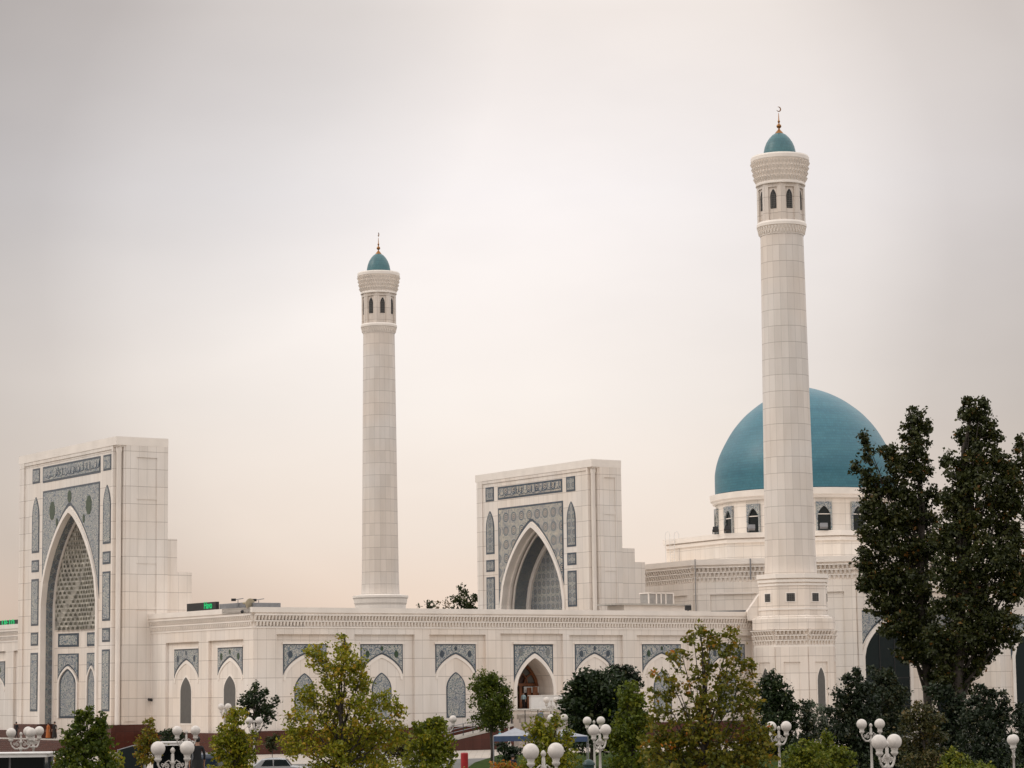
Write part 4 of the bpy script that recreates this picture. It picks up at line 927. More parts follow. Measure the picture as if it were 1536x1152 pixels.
lamps = [  # pole px, globe y, angle, scale, distance (None: from the height), label
    (259, 1122.5, 12, 1, None, 'big lamp with scrolled arms in front of the white bus shelter roof'),
    (279.5, 1096, 30, 1, None, 'lamp standing just behind the shelter roof, before the maroon plinth'),
    (337, 1060, 66, 1.2, 222, 'distant lamp with overlapping globes in front of a narrow window'),
    (381, 1081.2, 55, 1, None, 'lamp with touching globes under the hanging dark tree branch'),
    (31.5, 1099, 5, 1, None, 'lamp with widest arms beside the portal steps'),
    (50.5, 1096.8, 66, 1.0, 130, 'lamp with overlapping globes close behind the one at the portal steps'),
    (570.5, 1091, 0, 1, None, 'lamp half hidden by the large yellow green tree'),
    (592, 1052, 84, 1.2, 215, 'distant lamp against the tiled window behind the large yellow green tree'),
    (668, 1079, 8, 1, None, 'lamp behind the small green tree before the ramp railing'),
    (815, 1127, 40, 1, None, 'big lamp with two large globes in front of the blue tents'),
    (899.5, 1095, 55, 1, None, 'front lamp of the close pair beside the dark round tree'),
    (891, 1081.3, 35, 1, None, 'rear lamp of the close pair beside the dark round tree'),
    (827, 1050, 40, 1.2, 232, 'distant lamp before the white parapet of the terrace'),
    (836.5, 1077, 30, 1, None, 'lamp behind the sparse green tree below the terrace'),
    (763, 1052, 80, 1.2, 228, 'distant lamp beside the round crowned tree at the doorway'),
    (1168, 1090, 40, 1, None, 'lamp beside the autumn tree in front of the minaret'),
    (1306, 1086, 22, 1, None, 'lamp with slender arms before the dark pines'),
    (1330, 1112.8, 52, 1, None, 'big lamp with ornate bracket before the yellowish shrub'),
    (1519.5, 1109.5, 74, .98, 118, 'lamp with overlapping globes beside the last pine'),
]
for i, (px, py, an, sc, Y, lab) in enumerate(lamps):
    o = lp if i == 0 else dup(lp)
    gh = 3.75 * sc
    if Y is None:
        Y = solve(lambda y: at(px, py, y).z, gh, 20, 400); P = at(px, py, Y); P.z = 0
    else:
        P = at(px, py, Y); P.z -= gh
    o.location = P; o.rotation_euler = (0, 0, R(an)); o.scale = (sc,) * 3; o['label'] = lab

# ------------------------------------------------------------------ trees
LEAF = dict(
    fresh=leafmat('fresh_leaves', [(0, (.055, .08, .007)), (.5, (.185, .205, .012)), (.85, (.34, .30, .018)), (1, (.40, .24, .02))]),
    bright=leafmat('bright_leaves', [(0, (.035, .058, .006)), (.6, (.115, .145, .010)), (1, (.22, .21, .015))]),
    autumn=leafmat('autumn_leaves', [(0, (.05, .062, .008)), (.45, (.15, .15, .012)), (.78, (.26, .18, .015)), (1, (.48, .16, .02))]),
    dark=leafmat('dark_leaves', [(0, (.010, .021, .008)), (.6, (.026, .045, .013)), (1, (.06, .07, .018))], .2),
    poplar=leafmat('poplar_leaves', [(0, (.014, .021, .006)), (.6, (.042, .05, .011)), (.93, (.085, .082, .018)), (1, (.2, .09, .02))], .2),
    needle=leafmat('pine_needles', [(0, (.009, .017, .009)), (.7, (.022, .034, .014)), (1, (.06, .055, .02))], .12),
    grey=leafmat('grey_leaves', [(0, (.06, .08, .05)), (1, (.16, .18, .12))], .3),
    rust=leafmat('rust_leaves', [(0, (.025, .035, .01)), (.6, (.07, .065, .016)), (1, (.15, .095, .03))], .2))
def leaves_mesh(name, cen, nor, size, tint, mat, par, aspect=.62, droop=0.0, rg=None):
    n = len(cen); a = rg.normal(size=(n, 3)); t = np.cross(nor, a); t /= np.linalg.norm(t, axis=1, keepdims=True) + 1e-9; u = np.cross(nor, t)
    L = size[:, None] * .5
    tip = cen + t * L - nor * L * .25; tail = cen - t * L; l1 = cen + u * L * aspect + nor * L * .18; l2 = cen - u * L * aspect + nor * L * .18
    v = np.stack((tail, l1, tip, l2), 1).reshape(-1, 3) - np.array(parent_origin(par))
    me = bpy.data.meshes.new(name); me.vertices.add(n * 4); me.vertices.foreach_set('co', v.ravel())
    me.loops.add(n * 4); me.loops.foreach_set('vertex_index', np.arange(n * 4)); me.polygons.add(n)
    me.polygons.foreach_set('loop_start', np.arange(n) * 4); me.polygons.foreach_set('loop_total', np.full(n, 4))
    at_ = me.attributes.new('tint', 'FLOAT', 'POINT'); at_.data.foreach_set('value', np.repeat(tint, 4).astype(np.float32))
    me.materials.append(mat); me.update(calc_edges=True); me.validate()
    o = bpy.data.objects.new(name, me); COL.objects.link(o); o.parent = par; return o
def tree(name, label, cat, px, Y, lobes, leaf, cover, mat, trunk=.12, group=None, seed=1, clump=.9, hole=.12, bark='bark', base=0, topy=None, limbs=True, spread=1.0, leafname='crown', up=.5, tint0=.5):
    """lobes: measured crown masses (x, y, rx, ry in photo pixels at distance Y)"""
    rg = np.random.default_rng(seed); K = pxm(px, 1000, Y)
    g0 = ground(px, Y); root = thing(name, label, cat, (g0.x, g0.y, base), group)
    C, N, S_, T = [], [], [], []; tops = []
    cover *= COVER; hole *= .55
    for (lx, ly, rx, ry) in lobes:
        gr = GROW.get(name, 1.08); rx, ry = rx * gr + (gr > 1), ry * gr + (gr > 1)
        P = at(lx, ly, Y); rr = (rx * ry) ** .5 * K; a, c = rx * K, ry * K; dep = min(max(a, c * .6), a * 1.3) * spread
        P.y += rg.normal() * dep * .3; tops.append((P, a, c))
        area = math.pi * a * c * 1.0; nl = int(cover * area / (leaf * leaf * .31))
        cl = clump * min(a, c) * .5 if clump < 5 else clump
        cl = max(leaf * 1.2, min(cl, 1.3))
        nc = max(6, int(2.6 * (a * c * dep) ** (1 / 3) * max(a, c, dep) ** 2 / cl ** 3 * .55 + 5)); nc = min(nc, max(8, nl // 8))
        d = rg.normal(size=(nc, 3)); d /= np.linalg.norm(d, axis=1, keepdims=True); rad = rg.uniform(.0, 1, nc) ** .42
        cc = np.array(P) + d * rad[:, None] * np.array((a, dep, c)) * .93
        keep = rg.uniform(size=nc) > hole; cc = cc[keep]; nc = len(cc)
        if nc == 0: continue
        ct = rg.normal(0, .16, nc); cs = cl * rg.uniform(.65, 1.25, nc)
        k = rg.integers(0, nc, nl); off = rg.normal(size=(nl, 3)) * np.array((.5, .5, .36)) * cs[k][:, None]
        C.append(cc[k] + off); nn = rg.normal(size=(nl, 3)) + np.array((0, -.25, up)); nn /= np.linalg.norm(nn, axis=1, keepdims=True); N.append(nn)
        S_.append(leaf * rg.uniform(.65, 1.35, nl)); T.append(np.clip(tint0 + ct[k] + rg.normal(0, .15, nl), 0, 1))
    C, N, S_, T = map(np.concatenate, (C, N, S_, T))
    leaves_mesh(leafname, C, N, S_, T, mat, root, rg=rg)
    # trunk and limbs
    b = MB(); hi = max(tops, key=lambda q: q[0].z + q[2]); Pt = hi[0]; zt = (Pt.z + hi[2] * .6) if topy is None else at(px, topy, Y).z
    n = 7; pts = []
    for i in range(n + 1):
        f = i / n; wob = trunk * 1.2 * math.sin(i * 1.7 + seed)
        pts.append((g0.x + (Pt.x - g0.x) * f ** 1.5 + wob * f, g0.y + (Pt.y - g0.y) * f ** 1.5, base + (zt - base) * f))
    b.tube(pts, [trunk * (1.35 if i == 0 else 1) * (1 - .85 * i / n) for i in range(n + 1)], 8)
    tr = b.build('trunk', M[bark], root, True)
    if limbs:
        for (P, a, c) in tops:
            if P.z - c < base + .3: pass
            b = MB(); z0 = base + max(.3, min((P.z - base) * .6, P.z - base - a * .6)); f = min(1, (z0 - base) / max(.1, zt - base))
            s = Vector((g0.x + (Pt.x - g0.x) * f ** 1.5, g0.y + (Pt.y - g0.y) * f ** 1.5, z0)); e = P + Vector((0, 0, c * .55))
            r0 = trunk * (1 - .8 * f) * .38 + .01
            mid = (s + e) / 2 + Vector((0, 0, -abs(e.x - s.x) * .12))
            b.tube([s, mid, e], [r0, r0 * .6, r0 * .2], 6)
            for j in range(3):
                d = Vector(rg.normal(size=3).tolist()); d.z = abs(d.z); q0 = mid.lerp(e, .2 + .25 * j); q1 = q0 + Vector((d.x * a, d.y * a, d.z * c)) * .45; b.tube([q0, q1], [r0 * .4, r0 * .12], 5)
            b.build('limb', M[bark], root, True)
    return root
G = 'street trees on the square'
# big yellow green tree before the gallery
tree('broadleaf_tree', 'large yellow green tree with ragged top before the tiled gallery windows', 'tree', 512, 112,
     [(512, 968, 12, 20), (478, 985, 18, 26), (520, 992, 26, 22), (548, 1004, 15, 16), (500, 1020, 26, 24), (535, 1026, 28, 20), (462, 1046, 20, 18), (490, 1058, 30, 24), (540, 1060, 32, 22), (575, 1052, 20, 16), (598, 1068, 12, 16),
      (455, 1082, 28, 22), (500, 1095, 42, 28), (558, 1090, 38, 26), (446, 1115, 24, 28), (492, 1132, 44, 32), (550, 1128, 44, 34), (592, 1100, 22, 22), (500, 1165, 60, 26), (570, 1165, 40, 25)], .16, 1.5, LEAF['fresh'], .16, G, 3, hole=.3, tint0=.62)
tree('broadleaf_tree', 'sparse autumn tree with orange tinged leaves and thin dark trunk', 'tree', 1056, 84,
     [(1052, 945, 14, 13), (1040, 962, 12, 16), (1066, 962, 24, 22), (1098, 955, 14, 20), (1022, 985, 22, 14), (1056, 990, 24, 20), (1098, 990, 26, 22), (1000, 1013, 26, 14), (1042, 1018, 20, 16), (1090, 1022, 34, 22), (1124, 1010, 12, 18),
      (1016, 1035, 20, 14), (990, 1045, 18, 18), (1075, 1048, 40, 26), (1122, 1052, 28, 30), (1000, 1075, 32, 22), (1055, 1085, 48, 28), (1115, 1090, 40, 32), (990, 1115, 36, 28), (1050, 1125, 60, 34), (1120, 1130, 46, 34), (1000, 1150, 40, 26), (1080, 1165, 80, 26), (1148, 1100, 14, 22), (1000, 1108, 34, 20), (1040, 1110, 40, 18), (1090, 1112, 44, 18), (1130, 1118, 30, 18), (1020, 1138, 44, 16), (1080, 1138, 50, 16), (1120, 1142, 40, 16), (985, 1132, 28, 18), (1060, 1062, 34, 20)], .155, 1.0, LEAF['autumn'], .1, G, 5, hole=.5, clump=.8, tint0=.42)
tree('round_crowned_tree', 'compact round crowned tree on a straight trunk before the ramp', 'tree', 738, 190,
     [(733, 1018, 16, 15), (722, 1032, 18, 18), (748, 1036, 16, 18), (730, 1055, 27, 20), (752, 1060, 15, 20), (736, 1080, 27, 16), (745, 1072, 20, 18)], .20, 2.6, LEAF['bright'], .13, G, 7, tint0=.3)
tree('broadleaf_tree', 'small bushy green tree in front of the ramp railing', 'tree', 644, 116,
     [(650, 1082, 12, 12), (632, 1096, 18, 16), (655, 1100, 22, 20), (640, 1118, 34, 20), (645, 1140, 42, 22), (640, 1160, 48, 20), (672, 1120, 10, 20)], .19, 2.3, LEAF['fresh'], .09, G, 9, tint0=.38)
tree('broadleaf_tree', 'dense green tree with few orange leaves in front of the maroon portal plinth', 'tree', 126, 112,
     [(130, 1073, 15, 11), (152, 1082, 9, 14), (118, 1088, 20, 18), (142, 1100, 20, 18), (110, 1110, 20, 16), (130, 1125, 34, 24), (155, 1118, 11, 22), (98, 1140, 20, 16), (130, 1155, 46, 22), (165, 1146, 12, 12)], .19, 2.4, LEAF['bright'], .1, G, 11, tint0=.28)
tree('broadleaf_tree', 'small tree turning yellow and orange below the hanging dark tree', 'tree', 352, 114,
     [(352, 1073, 17, 11), (350, 1090, 22, 16), (345, 1108, 24, 16), (365, 1116, 22, 20), (332, 1120, 14, 22), (355, 1140, 34, 24), (350, 1165, 42, 20)], .17, 2.1, LEAF['fresh'], .09, G, 13, tint0=.55)
tree('dark_tree', 'small dark open tree with a hanging side branch before the gallery corner', 'tree', 383, 178,
     [(383, 1032, 6, 9), (378, 1045, 12, 12), (368, 1050, 10, 10), (394, 1043, 8, 10), (386, 1062, 15, 15), (372, 1065, 12, 10), (400, 1062, 8, 9), (413, 1055, 4, 10), (408, 1070, 7, 9), (399, 1082, 5, 9), (384, 1078, 8, 9)], .24, 1.7, LEAF['dark'], .1, G, 15, hole=.2)
tree('round_crowned_tree', 'big dark green dome shaped tree beside the doorway terrace', 'tree', 888, 176,
     [(885, 1022, 25, 20), (910, 1030, 30, 26), (868, 1045, 24, 24), (895, 1055, 40, 30), (925, 1050, 28, 30), (862, 1072, 22, 20), (900, 1085, 45, 26), (940, 1080, 20, 30), (890, 1108, 42, 20), (930, 1115, 30, 20)], .30, 3.0, LEAF['dark'], .2, G, 17, hole=.04, up=1.1, tint0=.42)
tree('conifer_tree', 'dark spiky conifer top just behind the dome shaped tree', 'tree', 934, 200,
     [(925, 1005, 9, 10), (940, 1008, 12, 12), (952, 1015, 8, 12), (930, 1022, 20, 14), (942, 1040, 22, 20), (935, 1070, 26, 24), (935, 1105, 28, 24)], .26, 2.6, LEAF['needle'], .15, G, 19)
tree('broadleaf_tree', 'slim bright green tree between the dome shaped tree and the autumn tree', 'tree', 948, 120,
     [(948, 1034, 9, 12), (938, 1048, 14, 14), (958, 1052, 14, 14), (945, 1072, 22, 18), (962, 1085, 18, 20), (940, 1098, 28, 22), (948, 1125, 36, 24), (945, 1155, 38, 22), (916, 1108, 12, 16)], .19, 2.3, LEAF['bright'], .1, G, 21, tint0=.5)
tree('broadleaf_tree', 'light green sapling with reddish edge in front of the blue tents', 'tree', 822, 118,
     [(808, 1082, 9, 10), (835, 1080, 8, 12), (800, 1096, 14, 12), (825, 1098, 20, 16), (850, 1104, 10, 14), (815, 1115, 28, 16), (848, 1128, 18, 18), (812, 1135, 30, 18), (840, 1155, 34, 18), (795, 1150, 18, 18)], .17, 1.9, LEAF['fresh'], .07, G, 23, tint0=.5)
tree('dark_tree', 'dark glossy leaved tree at the foot of the nearer minaret', 'tree', 1165, 190,
     [(1160, 1020, 14, 13), (1152, 1035, 18, 14), (1172, 1040, 18, 16), (1160, 1060, 30, 18), (1185, 1065, 14, 18), (1165, 1085, 36, 20), (1175, 1112, 34, 22), (1150, 1110, 30, 22)], .28, 2.8, LEAF['dark'], .16, G, 25, up=.8, hole=.06)
tree('cypress_tree', 'narrow dark cypress between the minaret and the grey shrub', 'tree', 1211, 176,
     [(1208, 1062, 6, 12), (1210, 1080, 9, 16), (1212, 1102, 12, 18), (1213, 1128, 14, 20)], .2, 3, LEAF['needle'], .1, None, 27, tint0=.6)
tree('shrub', 'pale grey green shrub below the narrow minaret window', 'shrub', 1226, 196,
     [(1215, 1058, 9, 8), (1232, 1066, 12, 12), (1222, 1080, 14, 14), (1238, 1088, 10, 12), (1228, 1102, 16, 14)], .2, 1.3, LEAF['grey'], .05, None, 29, hole=.3, bark='barkpale')
# the two tall poplars and the third at the edge
P_lab = ['tall dark poplar leaning towards the dome, with forked top', 'tallest dark poplar with broad dense column of leaves', 'dark poplar branch cut off by the picture edge']
tree('poplar_tree', P_lab[0], 'tree', 1392, 172,
     [(1295, 655, 6, 12), (1301, 678, 9, 16), (1283, 702, 10, 8), (1302, 712, 12, 20), (1306, 740, 14, 20), (1372, 622, 13, 13), (1385, 640, 14, 16), (1366, 648, 16, 16), (1374, 672, 22, 20), (1335, 680, 16, 14), (1352, 700, 24, 20), (1378, 705, 18, 22), (1335, 730, 24, 20), (1365, 740, 28, 24), (1310, 765, 20, 22), (1345, 775, 34, 26), (1385, 780, 26, 28),
      (1400, 745, 14, 16), (1312, 800, 26, 26), (1350, 820, 38, 30), (1395, 825, 30, 30), (1305, 838, 22, 24), (1320, 870, 34, 26), (1365, 870, 42, 30), (1300, 876, 16, 12), (1330, 905, 34, 24), (1375, 915, 40, 30), (1345, 940, 34, 22), (1385, 955, 34, 24), (1365, 978, 30, 18), (1395, 985, 24, 20), (1405, 1010, 20, 18)], .27, 3.1, LEAF['poplar'], .36, 'tall poplars', 31, clump=.6, hole=.04, up=.3, spread=.9)
tree('poplar_tree', P_lab[1], 'tree', 1437, 166,
     [(1456, 604, 9, 10), (1470, 612, 12, 14), (1452, 622, 16, 16), (1475, 636, 18, 20), (1458, 655, 22, 22), (1488, 655, 16, 18), (1470, 685, 30, 24), (1425, 690, 14, 14), (1438, 712, 20, 18), (1500, 690, 16, 20), (1510, 712, 18, 20), (1470, 730, 40, 30), (1432, 755, 28, 26), (1505, 755, 26, 28), (1460, 785, 44, 32), (1518, 730, 14, 14), (1512, 800, 22, 24), (1430, 810, 32, 30), (1480, 835, 42, 32), (1525, 790, 8, 8),
      (1425, 860, 32, 28), (1520, 850, 22, 22), (1470, 885, 46, 30), (1515, 885, 22, 26), (1430, 910, 34, 28), (1490, 930, 38, 26), (1450, 955, 40, 26), (1425, 980, 28, 24), (1475, 975, 26, 20), (1445, 1005, 24, 20), (1465, 1000, 14, 14), (1420, 1015, 16, 18), (1440, 1030, 26, 20), (1400, 960, 16, 24), (1524, 825, 18, 26), (1530, 870, 16, 26), (1505, 955, 24, 18), (1525, 760, 12, 18)], .27, 3.1, LEAF['poplar'], .42, 'tall poplars', 33, clump=.6, hole=.04, up=.3, spread=.9)
tree('poplar_tree', P_lab[2], 'tree', 1580, 168,
     [(1530, 664, 9, 10), (1536, 680, 16, 14), (1524, 700, 10, 9), (1526, 715, 12, 12), (1555, 740, 24, 30), (1540, 700, 14, 14), (1560, 800, 26, 40), (1560, 880, 26, 40), (1545, 770, 14, 16), (1545, 850, 14, 20), (1565, 950, 26, 40)], .24, 2.4, LEAF['poplar'], .36, 'tall poplars', 35, clump=.6, hole=.06, up=.3)
# pines and shrubs below them
tree('pine_tree', 'dark pine before the hall arch, first from the minaret', 'tree', 1277, 150,
     [(1288, 1010, 7, 10), (1275, 1022, 9, 10), (1290, 1030, 16, 14), (1268, 1045, 18, 14), (1295, 1055, 24, 18), (1262, 1072, 22, 18), (1290, 1085, 34, 20), (1265, 1105, 32, 20), (1295, 1120, 36, 22), (1270, 1140, 38, 20)], .22, 2.8, LEAF['needle'], .14, 'pines below the poplars', 37, hole=.08)
tree('pine_tree', 'brownish tall pine directly in front of the dark hall arch', 'tree', 1330, 158,
     [(1318, 1012, 14, 14), (1335, 1020, 18, 16), (1322, 1040, 26, 18), (1345, 1048, 18, 18), (1330, 1068, 30, 18), (1325, 1092, 34, 18), (1330, 1120, 38, 22), (1330, 1146, 38, 18)], .22, 2.6, LEAF['needle'], .15, 'pines below the poplars', 39, tint0=.68, hole=.12)
tree('pine_tree', 'spiky pine in front of the pale wall at the foot of the tallest poplar', 'tree', 1478, 150,
     [(1472, 1036, 7, 10), (1488, 1042, 8, 12), (1506, 1048, 6, 12), (1462, 1050, 14, 14), (1485, 1062, 22, 16), (1508, 1072, 12, 14), (1465, 1080, 28, 18), (1495, 1092, 26, 18), (1475, 1115, 42, 20), (1480, 1142, 46, 20)], .22, 2.7, LEAF['needle'], .14, 'pines below the poplars', 41, hole=.1)
tree('pine_tree', 'dark pine at the picture edge behind the last lamp', 'tree', 1538, 160,
     [(1530, 1068, 8, 14), (1540, 1085, 18, 16), (1535, 1108, 20, 20), (1540, 1135, 24, 20)], .22, 2.6, LEAF['needle'], .14, 'pines below the poplars', 43)
tree('dark_tree', 'dark understorey tree between the two poplar trunks', 'tree', 1412, 164,
     [(1405, 1040, 14, 16), (1425, 1050, 16, 18), (1440, 1075, 22, 20), (1410, 1085, 26, 22), (1432, 1110, 30, 22), (1400, 1135, 40, 22), (1440, 1140, 34, 20)], .26, 2.8, LEAF['needle'], .12, None, 45, hole=.08)
tree('shrub', 'yellowish brown tiered shrub in front of the white wall gap', 'shrub', 1386, 140,
     [(1382, 1062, 18, 9), (1370, 1074, 22, 10), (1398, 1078, 20, 10), (1378, 1092, 30, 11), (1400, 1105, 26, 12), (1375, 1118, 34, 14), (1390, 1140, 40, 16)], .2, 2.2, LEAF['rust'], .08, None, 47, hole=.15, up=1.2)
for px, Y, lobes, lab, sd in (
    (1212, 110, [(1208, 1122, 16, 16), (1195, 1135, 20, 16), (1222, 1138, 22, 14), (1205, 1155, 36, 16)], 'rounded bright green sapling beside the lamp by the autumn tree', 49),
    (1250, 112, [(1240, 1106, 7, 12), (1238, 1122, 14, 14), (1255, 1130, 16, 14), (1270, 1138, 14, 12), (1250, 1150, 34, 14)], 'pointed bright green sapling before the first pine', 51),
    (1428, 100, [(1434, 1130, 10, 7), (1424, 1140, 16, 10), (1442, 1142, 14, 9), (1430, 1156, 28, 12)], 'bright green sapling top below the tallest poplar', 53),
    (1475, 100, [(1474, 1148, 9, 6), (1470, 1158, 16, 9), (1482, 1158, 12, 8)], 'small bright green sapling tip beside the last lamp', 55)):
    tree('sapling', lab, 'tree', px, Y, lobes, .16, 2.2, LEAF['bright'], .06, 'bright green saplings', sd, tint0=.62)
for px, Y, lobes, mat, lab, sd, ti in (
    (218, 136, [(224, 1086, 6, 10), (220, 1102, 10, 9), (214, 1115, 12, 12), (228, 1108, 10, 10), (218, 1135, 14, 16), (232, 1122, 12, 14)], 'autumn', 'thin orange shrub beside the plinth corner of the portal', 57, .55),
    (262, 190, [(250, 1100, 12, 6), (268, 1102, 10, 6), (258, 1108, 20, 7)], 'dark', 'low dark green bush against the maroon plinth behind the lamps', 59, .4),
    (407, 170, [(404, 1112, 7, 9), (412, 1108, 5, 9), (408, 1122, 5, 8)], 'rust', 'small rose bush with pale blooms before the maroon plinth', 61, .3),
    (610, 150, [(590, 1108, 14, 12), (606, 1112, 14, 12), (598, 1126, 22, 14), (612, 1132, 14, 14)], 'rust', 'reddish green bush behind the white van', 63, .5),
    (88, 130, [(84, 1142, 12, 10), (92, 1150, 14, 10), (180, 1148, 1, 1)][:2], 'autumn', 'small yellowish shrub beside the shelter roof', 65, .5),
    (168, 122, [(164, 1136, 12, 10), (174, 1142, 12, 10), (168, 1152, 18, 12)], 'fresh', 'low leafy shrub before the framed glass panel', 67, .55),
    (758, 120, [(750, 1150, 14, 6), (768, 1150, 12, 6)], 'autumn', 'low orange flowering bush beside the red pillar', 69, .9),
    (765, 168, [(755, 1122, 12, 10), (770, 1128, 12, 12), (760, 1138, 14, 10)], 'dark', 'dark bush in the shade under the blue tent', 71, .3),
    (1212, 180, [(1196, 1120, 10, 12), (1220, 1128, 20, 14)], 'dark', 'dark low bush behind the bright saplings', 73, .3)):
    tree('shrub', lab, 'shrub', px, Y, lobes, .17, 2.0, LEAF[mat], .03, None, sd, tint0=ti, bark='barkpale', hole=.2)
# trees beyond the gallery
tree('distant_tree', 'dark green tree rising behind the gallery roof beside the courtyard portal', 'tree', 700, 420,
     [(690, 881, 6, 5), (695, 888, 8, 7), (684, 898, 10, 8), (700, 902, 18, 10), (714, 897, 6, 11), (700, 915, 26, 12)], .5, 1.6, LEAF['dark'], .3, 'trees beyond the gallery', 75, tint0=.75)
tree('distant_tree', 'small dark tree tip beside the farther minaret base', 'tree', 642, 420,
     [(640, 903, 3, 4), (646, 904, 4, 5), (650, 906, 3, 4), (627, 908, 3, 3), (643, 914, 14, 7)], .5, 1.2, LEAF['dark'], .2, 'trees beyond the gallery', 77, tint0=.75)
tree('distant_tree', 'pale bare looking shrub top between the two dark trees beyond the gallery', 'tree', 664, 430,
     [(668, 902, 5, 7), (657, 906, 4, 5), (674, 907, 5, 6), (665, 913, 14, 6)], .35, .5, LEAF['rust'], .2, 'trees beyond the gallery', 79, tint0=.9, bark='barkpale', hole=.4)

# ------------------------------------------------------------------ shelters, tents, bollard, bin
def wbox(b, x0, x1, y0, y1, z0, z1, mi=0): b.hexa([(x0, y0, z0), (x1, y0, z0), (x1, y1, z0), (x0, y1, z0), (x0, y0, z1), (x1, y0, z1), (x1, y1, z1), (x0, y1, z1)], mi)
def shelter(label, pa, pb, ytop, Y, zr):
    x0, x1 = at(pa, ytop, Y).x, at(pb, ytop, Y).x; t = thing('bus_shelter', label, 'shelter', ((x0 + x1) / 2, Y + .8, 0), 'shelters along the road')
    b = MB(); b.face([(x0, Y, zr), (x1, Y, zr + .06), (x1, Y + 1.8, zr + .06), (x0, Y + 1.8, zr)]); wbox(b, x0, x1, Y - .02, Y + 1.8, zr - .16, zr); wbox(b, x0 - .15, x1 + .15, Y - .1, Y + 1.9, zr + .005, zr + .06); b.build('roof', M['white'], t)
    b = MB(); wbox(b, x0 + .1, x1 - .1, Y + 1.6, Y + 1.66, .3, zr - .17); b.build('glass_wall', M['dark'], t)
    b = MB(); wbox(b, x0 + .12, x0 + .18, Y + .2, Y + 1.6, .3, zr - .17); wbox(b, x1 - .18, x1 - .12, Y + .2, Y + 1.6, .3, zr - .17); b.build('end_glass', M['dark'], t)
    for x in (x0 + .05, (x0 + x1) / 2, x1 - .05):
        b = MB(); wbox(b, x - .05, x + .05, Y + 1.55, Y + 1.75, 0, zr - .16); b.build('post', M['grey'], t)
    b = MB(); wbox(b, x0 + .4, x1 - .4, Y + 1.0, Y + 1.4, .42, .48); b.build('bench', M['wood'], t)
Y = 119; zr = at(30, 1131, Y).z
shelter('white roofed bus shelter with dark glass below the portal steps', -60, 70, 1131, Y, zr)
Y = 150; zr = at(255, 1114.5, Y).z
shelter('white roofed shelter with dark glass behind the big scrolled lamp', 226, 284, 1114.5, Y, zr)
Y = 152; x0, x1 = at(177, 1120, Y).x, at(217, 1120, Y).x; z1, z2 = at(177, 1124, Y).z, at(215, 1117, Y).z
t = thing('glass_panel', 'dark glass panel in a pale metal frame beside the maroon plinth', 'glass panel', ((x0 + x1) / 2, Y, 0))
b = MB(); b.prism(Face(x0, Y, 0, -1), [(0.06, .2), (x1 - x0 - .06, .2), (x1 - x0 - .06, z2 - .06), ((x1 - x0) * .55, z2 - .1), (.06, z1 - .04)], -.03, .03); b.build('pane', M['dark'], t)
b = MB(); F = Face(x0, Y, 0, -1)
for s0, s1, zz_ in ((-.04, .1, z1), (x1 - x0 - .06, x1 - x0 + .03, z2)): b.box(F, s0, s1, 0, zz_, -.06, .06)
b.tube([F.p(.1, z1 - .02), F.p((x1 - x0) * .55, z2 - .06), F.p(x1 - x0, z2)], .04); b.build('frame', M['grey'], t)
def tent(label, pa, pb, Y, ye, yt):
    x0, x1 = at(pa, ye, Y).x, at(pb, ye, Y).x; ze = at((pa + pb) / 2, ye, Y).z; zt_ = at((pa + pb) / 2, yt, Y).z; cx, cy = (x0 + x1) / 2, Y + (x1 - x0) / 2; d = x1 - x0
    t = thing('canopy_tent', label, 'tent', (cx, cy, 0), 'blue canopy tents')
    b = MB(); c = [(x0, Y), (x1, Y), (x1, Y + d), (x0, Y + d)]
    for k in range(4):
        p, q = c[k], c[(k + 1) % 4]; mp, mq = ((p[0] * .55 + cx * .45), (p[1] * .55 + cy * .45)), ((q[0] * .55 + cx * .45), (q[1] * .55 + cy * .45)); zm = ze + (zt_ - ze) * .33
        b.face([(*p, ze), (*q, ze), (*mq, zm), (*mp, zm)]); b.face([(*mp, zm), (*mq, zm), (cx, cy, zt_)])
    b.build('canopy', M['tentgrey'], t)
    b = MB()
    for k in range(4):
        p, q = c[k], c[(k + 1) % 4]; b.face([(*p, ze - .32), (*q, ze - .32), (*q, ze + .005), (*p, ze + .005)])
    b.build('valance', M['tent'], t)
    for p in c:
        b = MB(); b.tube([(*p, 0), (*p, ze)], .03); b.build('leg', M['grey'], t)
tent('blue edged canopy tent beside the round crowned tree trunk', 740, 806, 152, 1104, 1092)
tent('blue edged canopy tent half hidden by the dark dome shaped tree', 812, 882, 156, 1105, 1094)
P = at(696.5, 1129, 158); t = thing('red_pillar', 'plain red pillar with a rounded top on the pavement', 'pillar', (P.x, P.y, 0))
K_ = pxm(696, 1130, 158); b = MB(); b.lathe((P.x, P.y), [(5.6 * K_, 0), (5.6 * K_, P.z - .06), (4.8 * K_, P.z), (0, P.z + .01)], 20); b.build('shaft', M['red'], t)
b = MB(); b.lathe((P.x, P.y), [(6.2 * K_, 0), (6.2 * K_, .12), (5.65 * K_, .13)], 20); b.build('foot', M['black'], t)
P = at(883, 1139, 140); t = thing('litter_bin', 'dark green litter bin with domed lid under the dark dome shaped tree', 'bin', (P.x, P.y, 0))
b = MB(); b.lathe((P.x, P.y), [(.26, 0), (.3, P.z - .35), (.32, P.z - .33)], 16); b.build('barrel', M['bin'], t)
b = MB(); b.lathe((P.x, P.y), [(.36, P.z - .33), (.36, P.z - .25), (.24, P.z - .08), (.08, P.z), (0, P.z)], 16); b.build('lid', M['bin'], t, True)

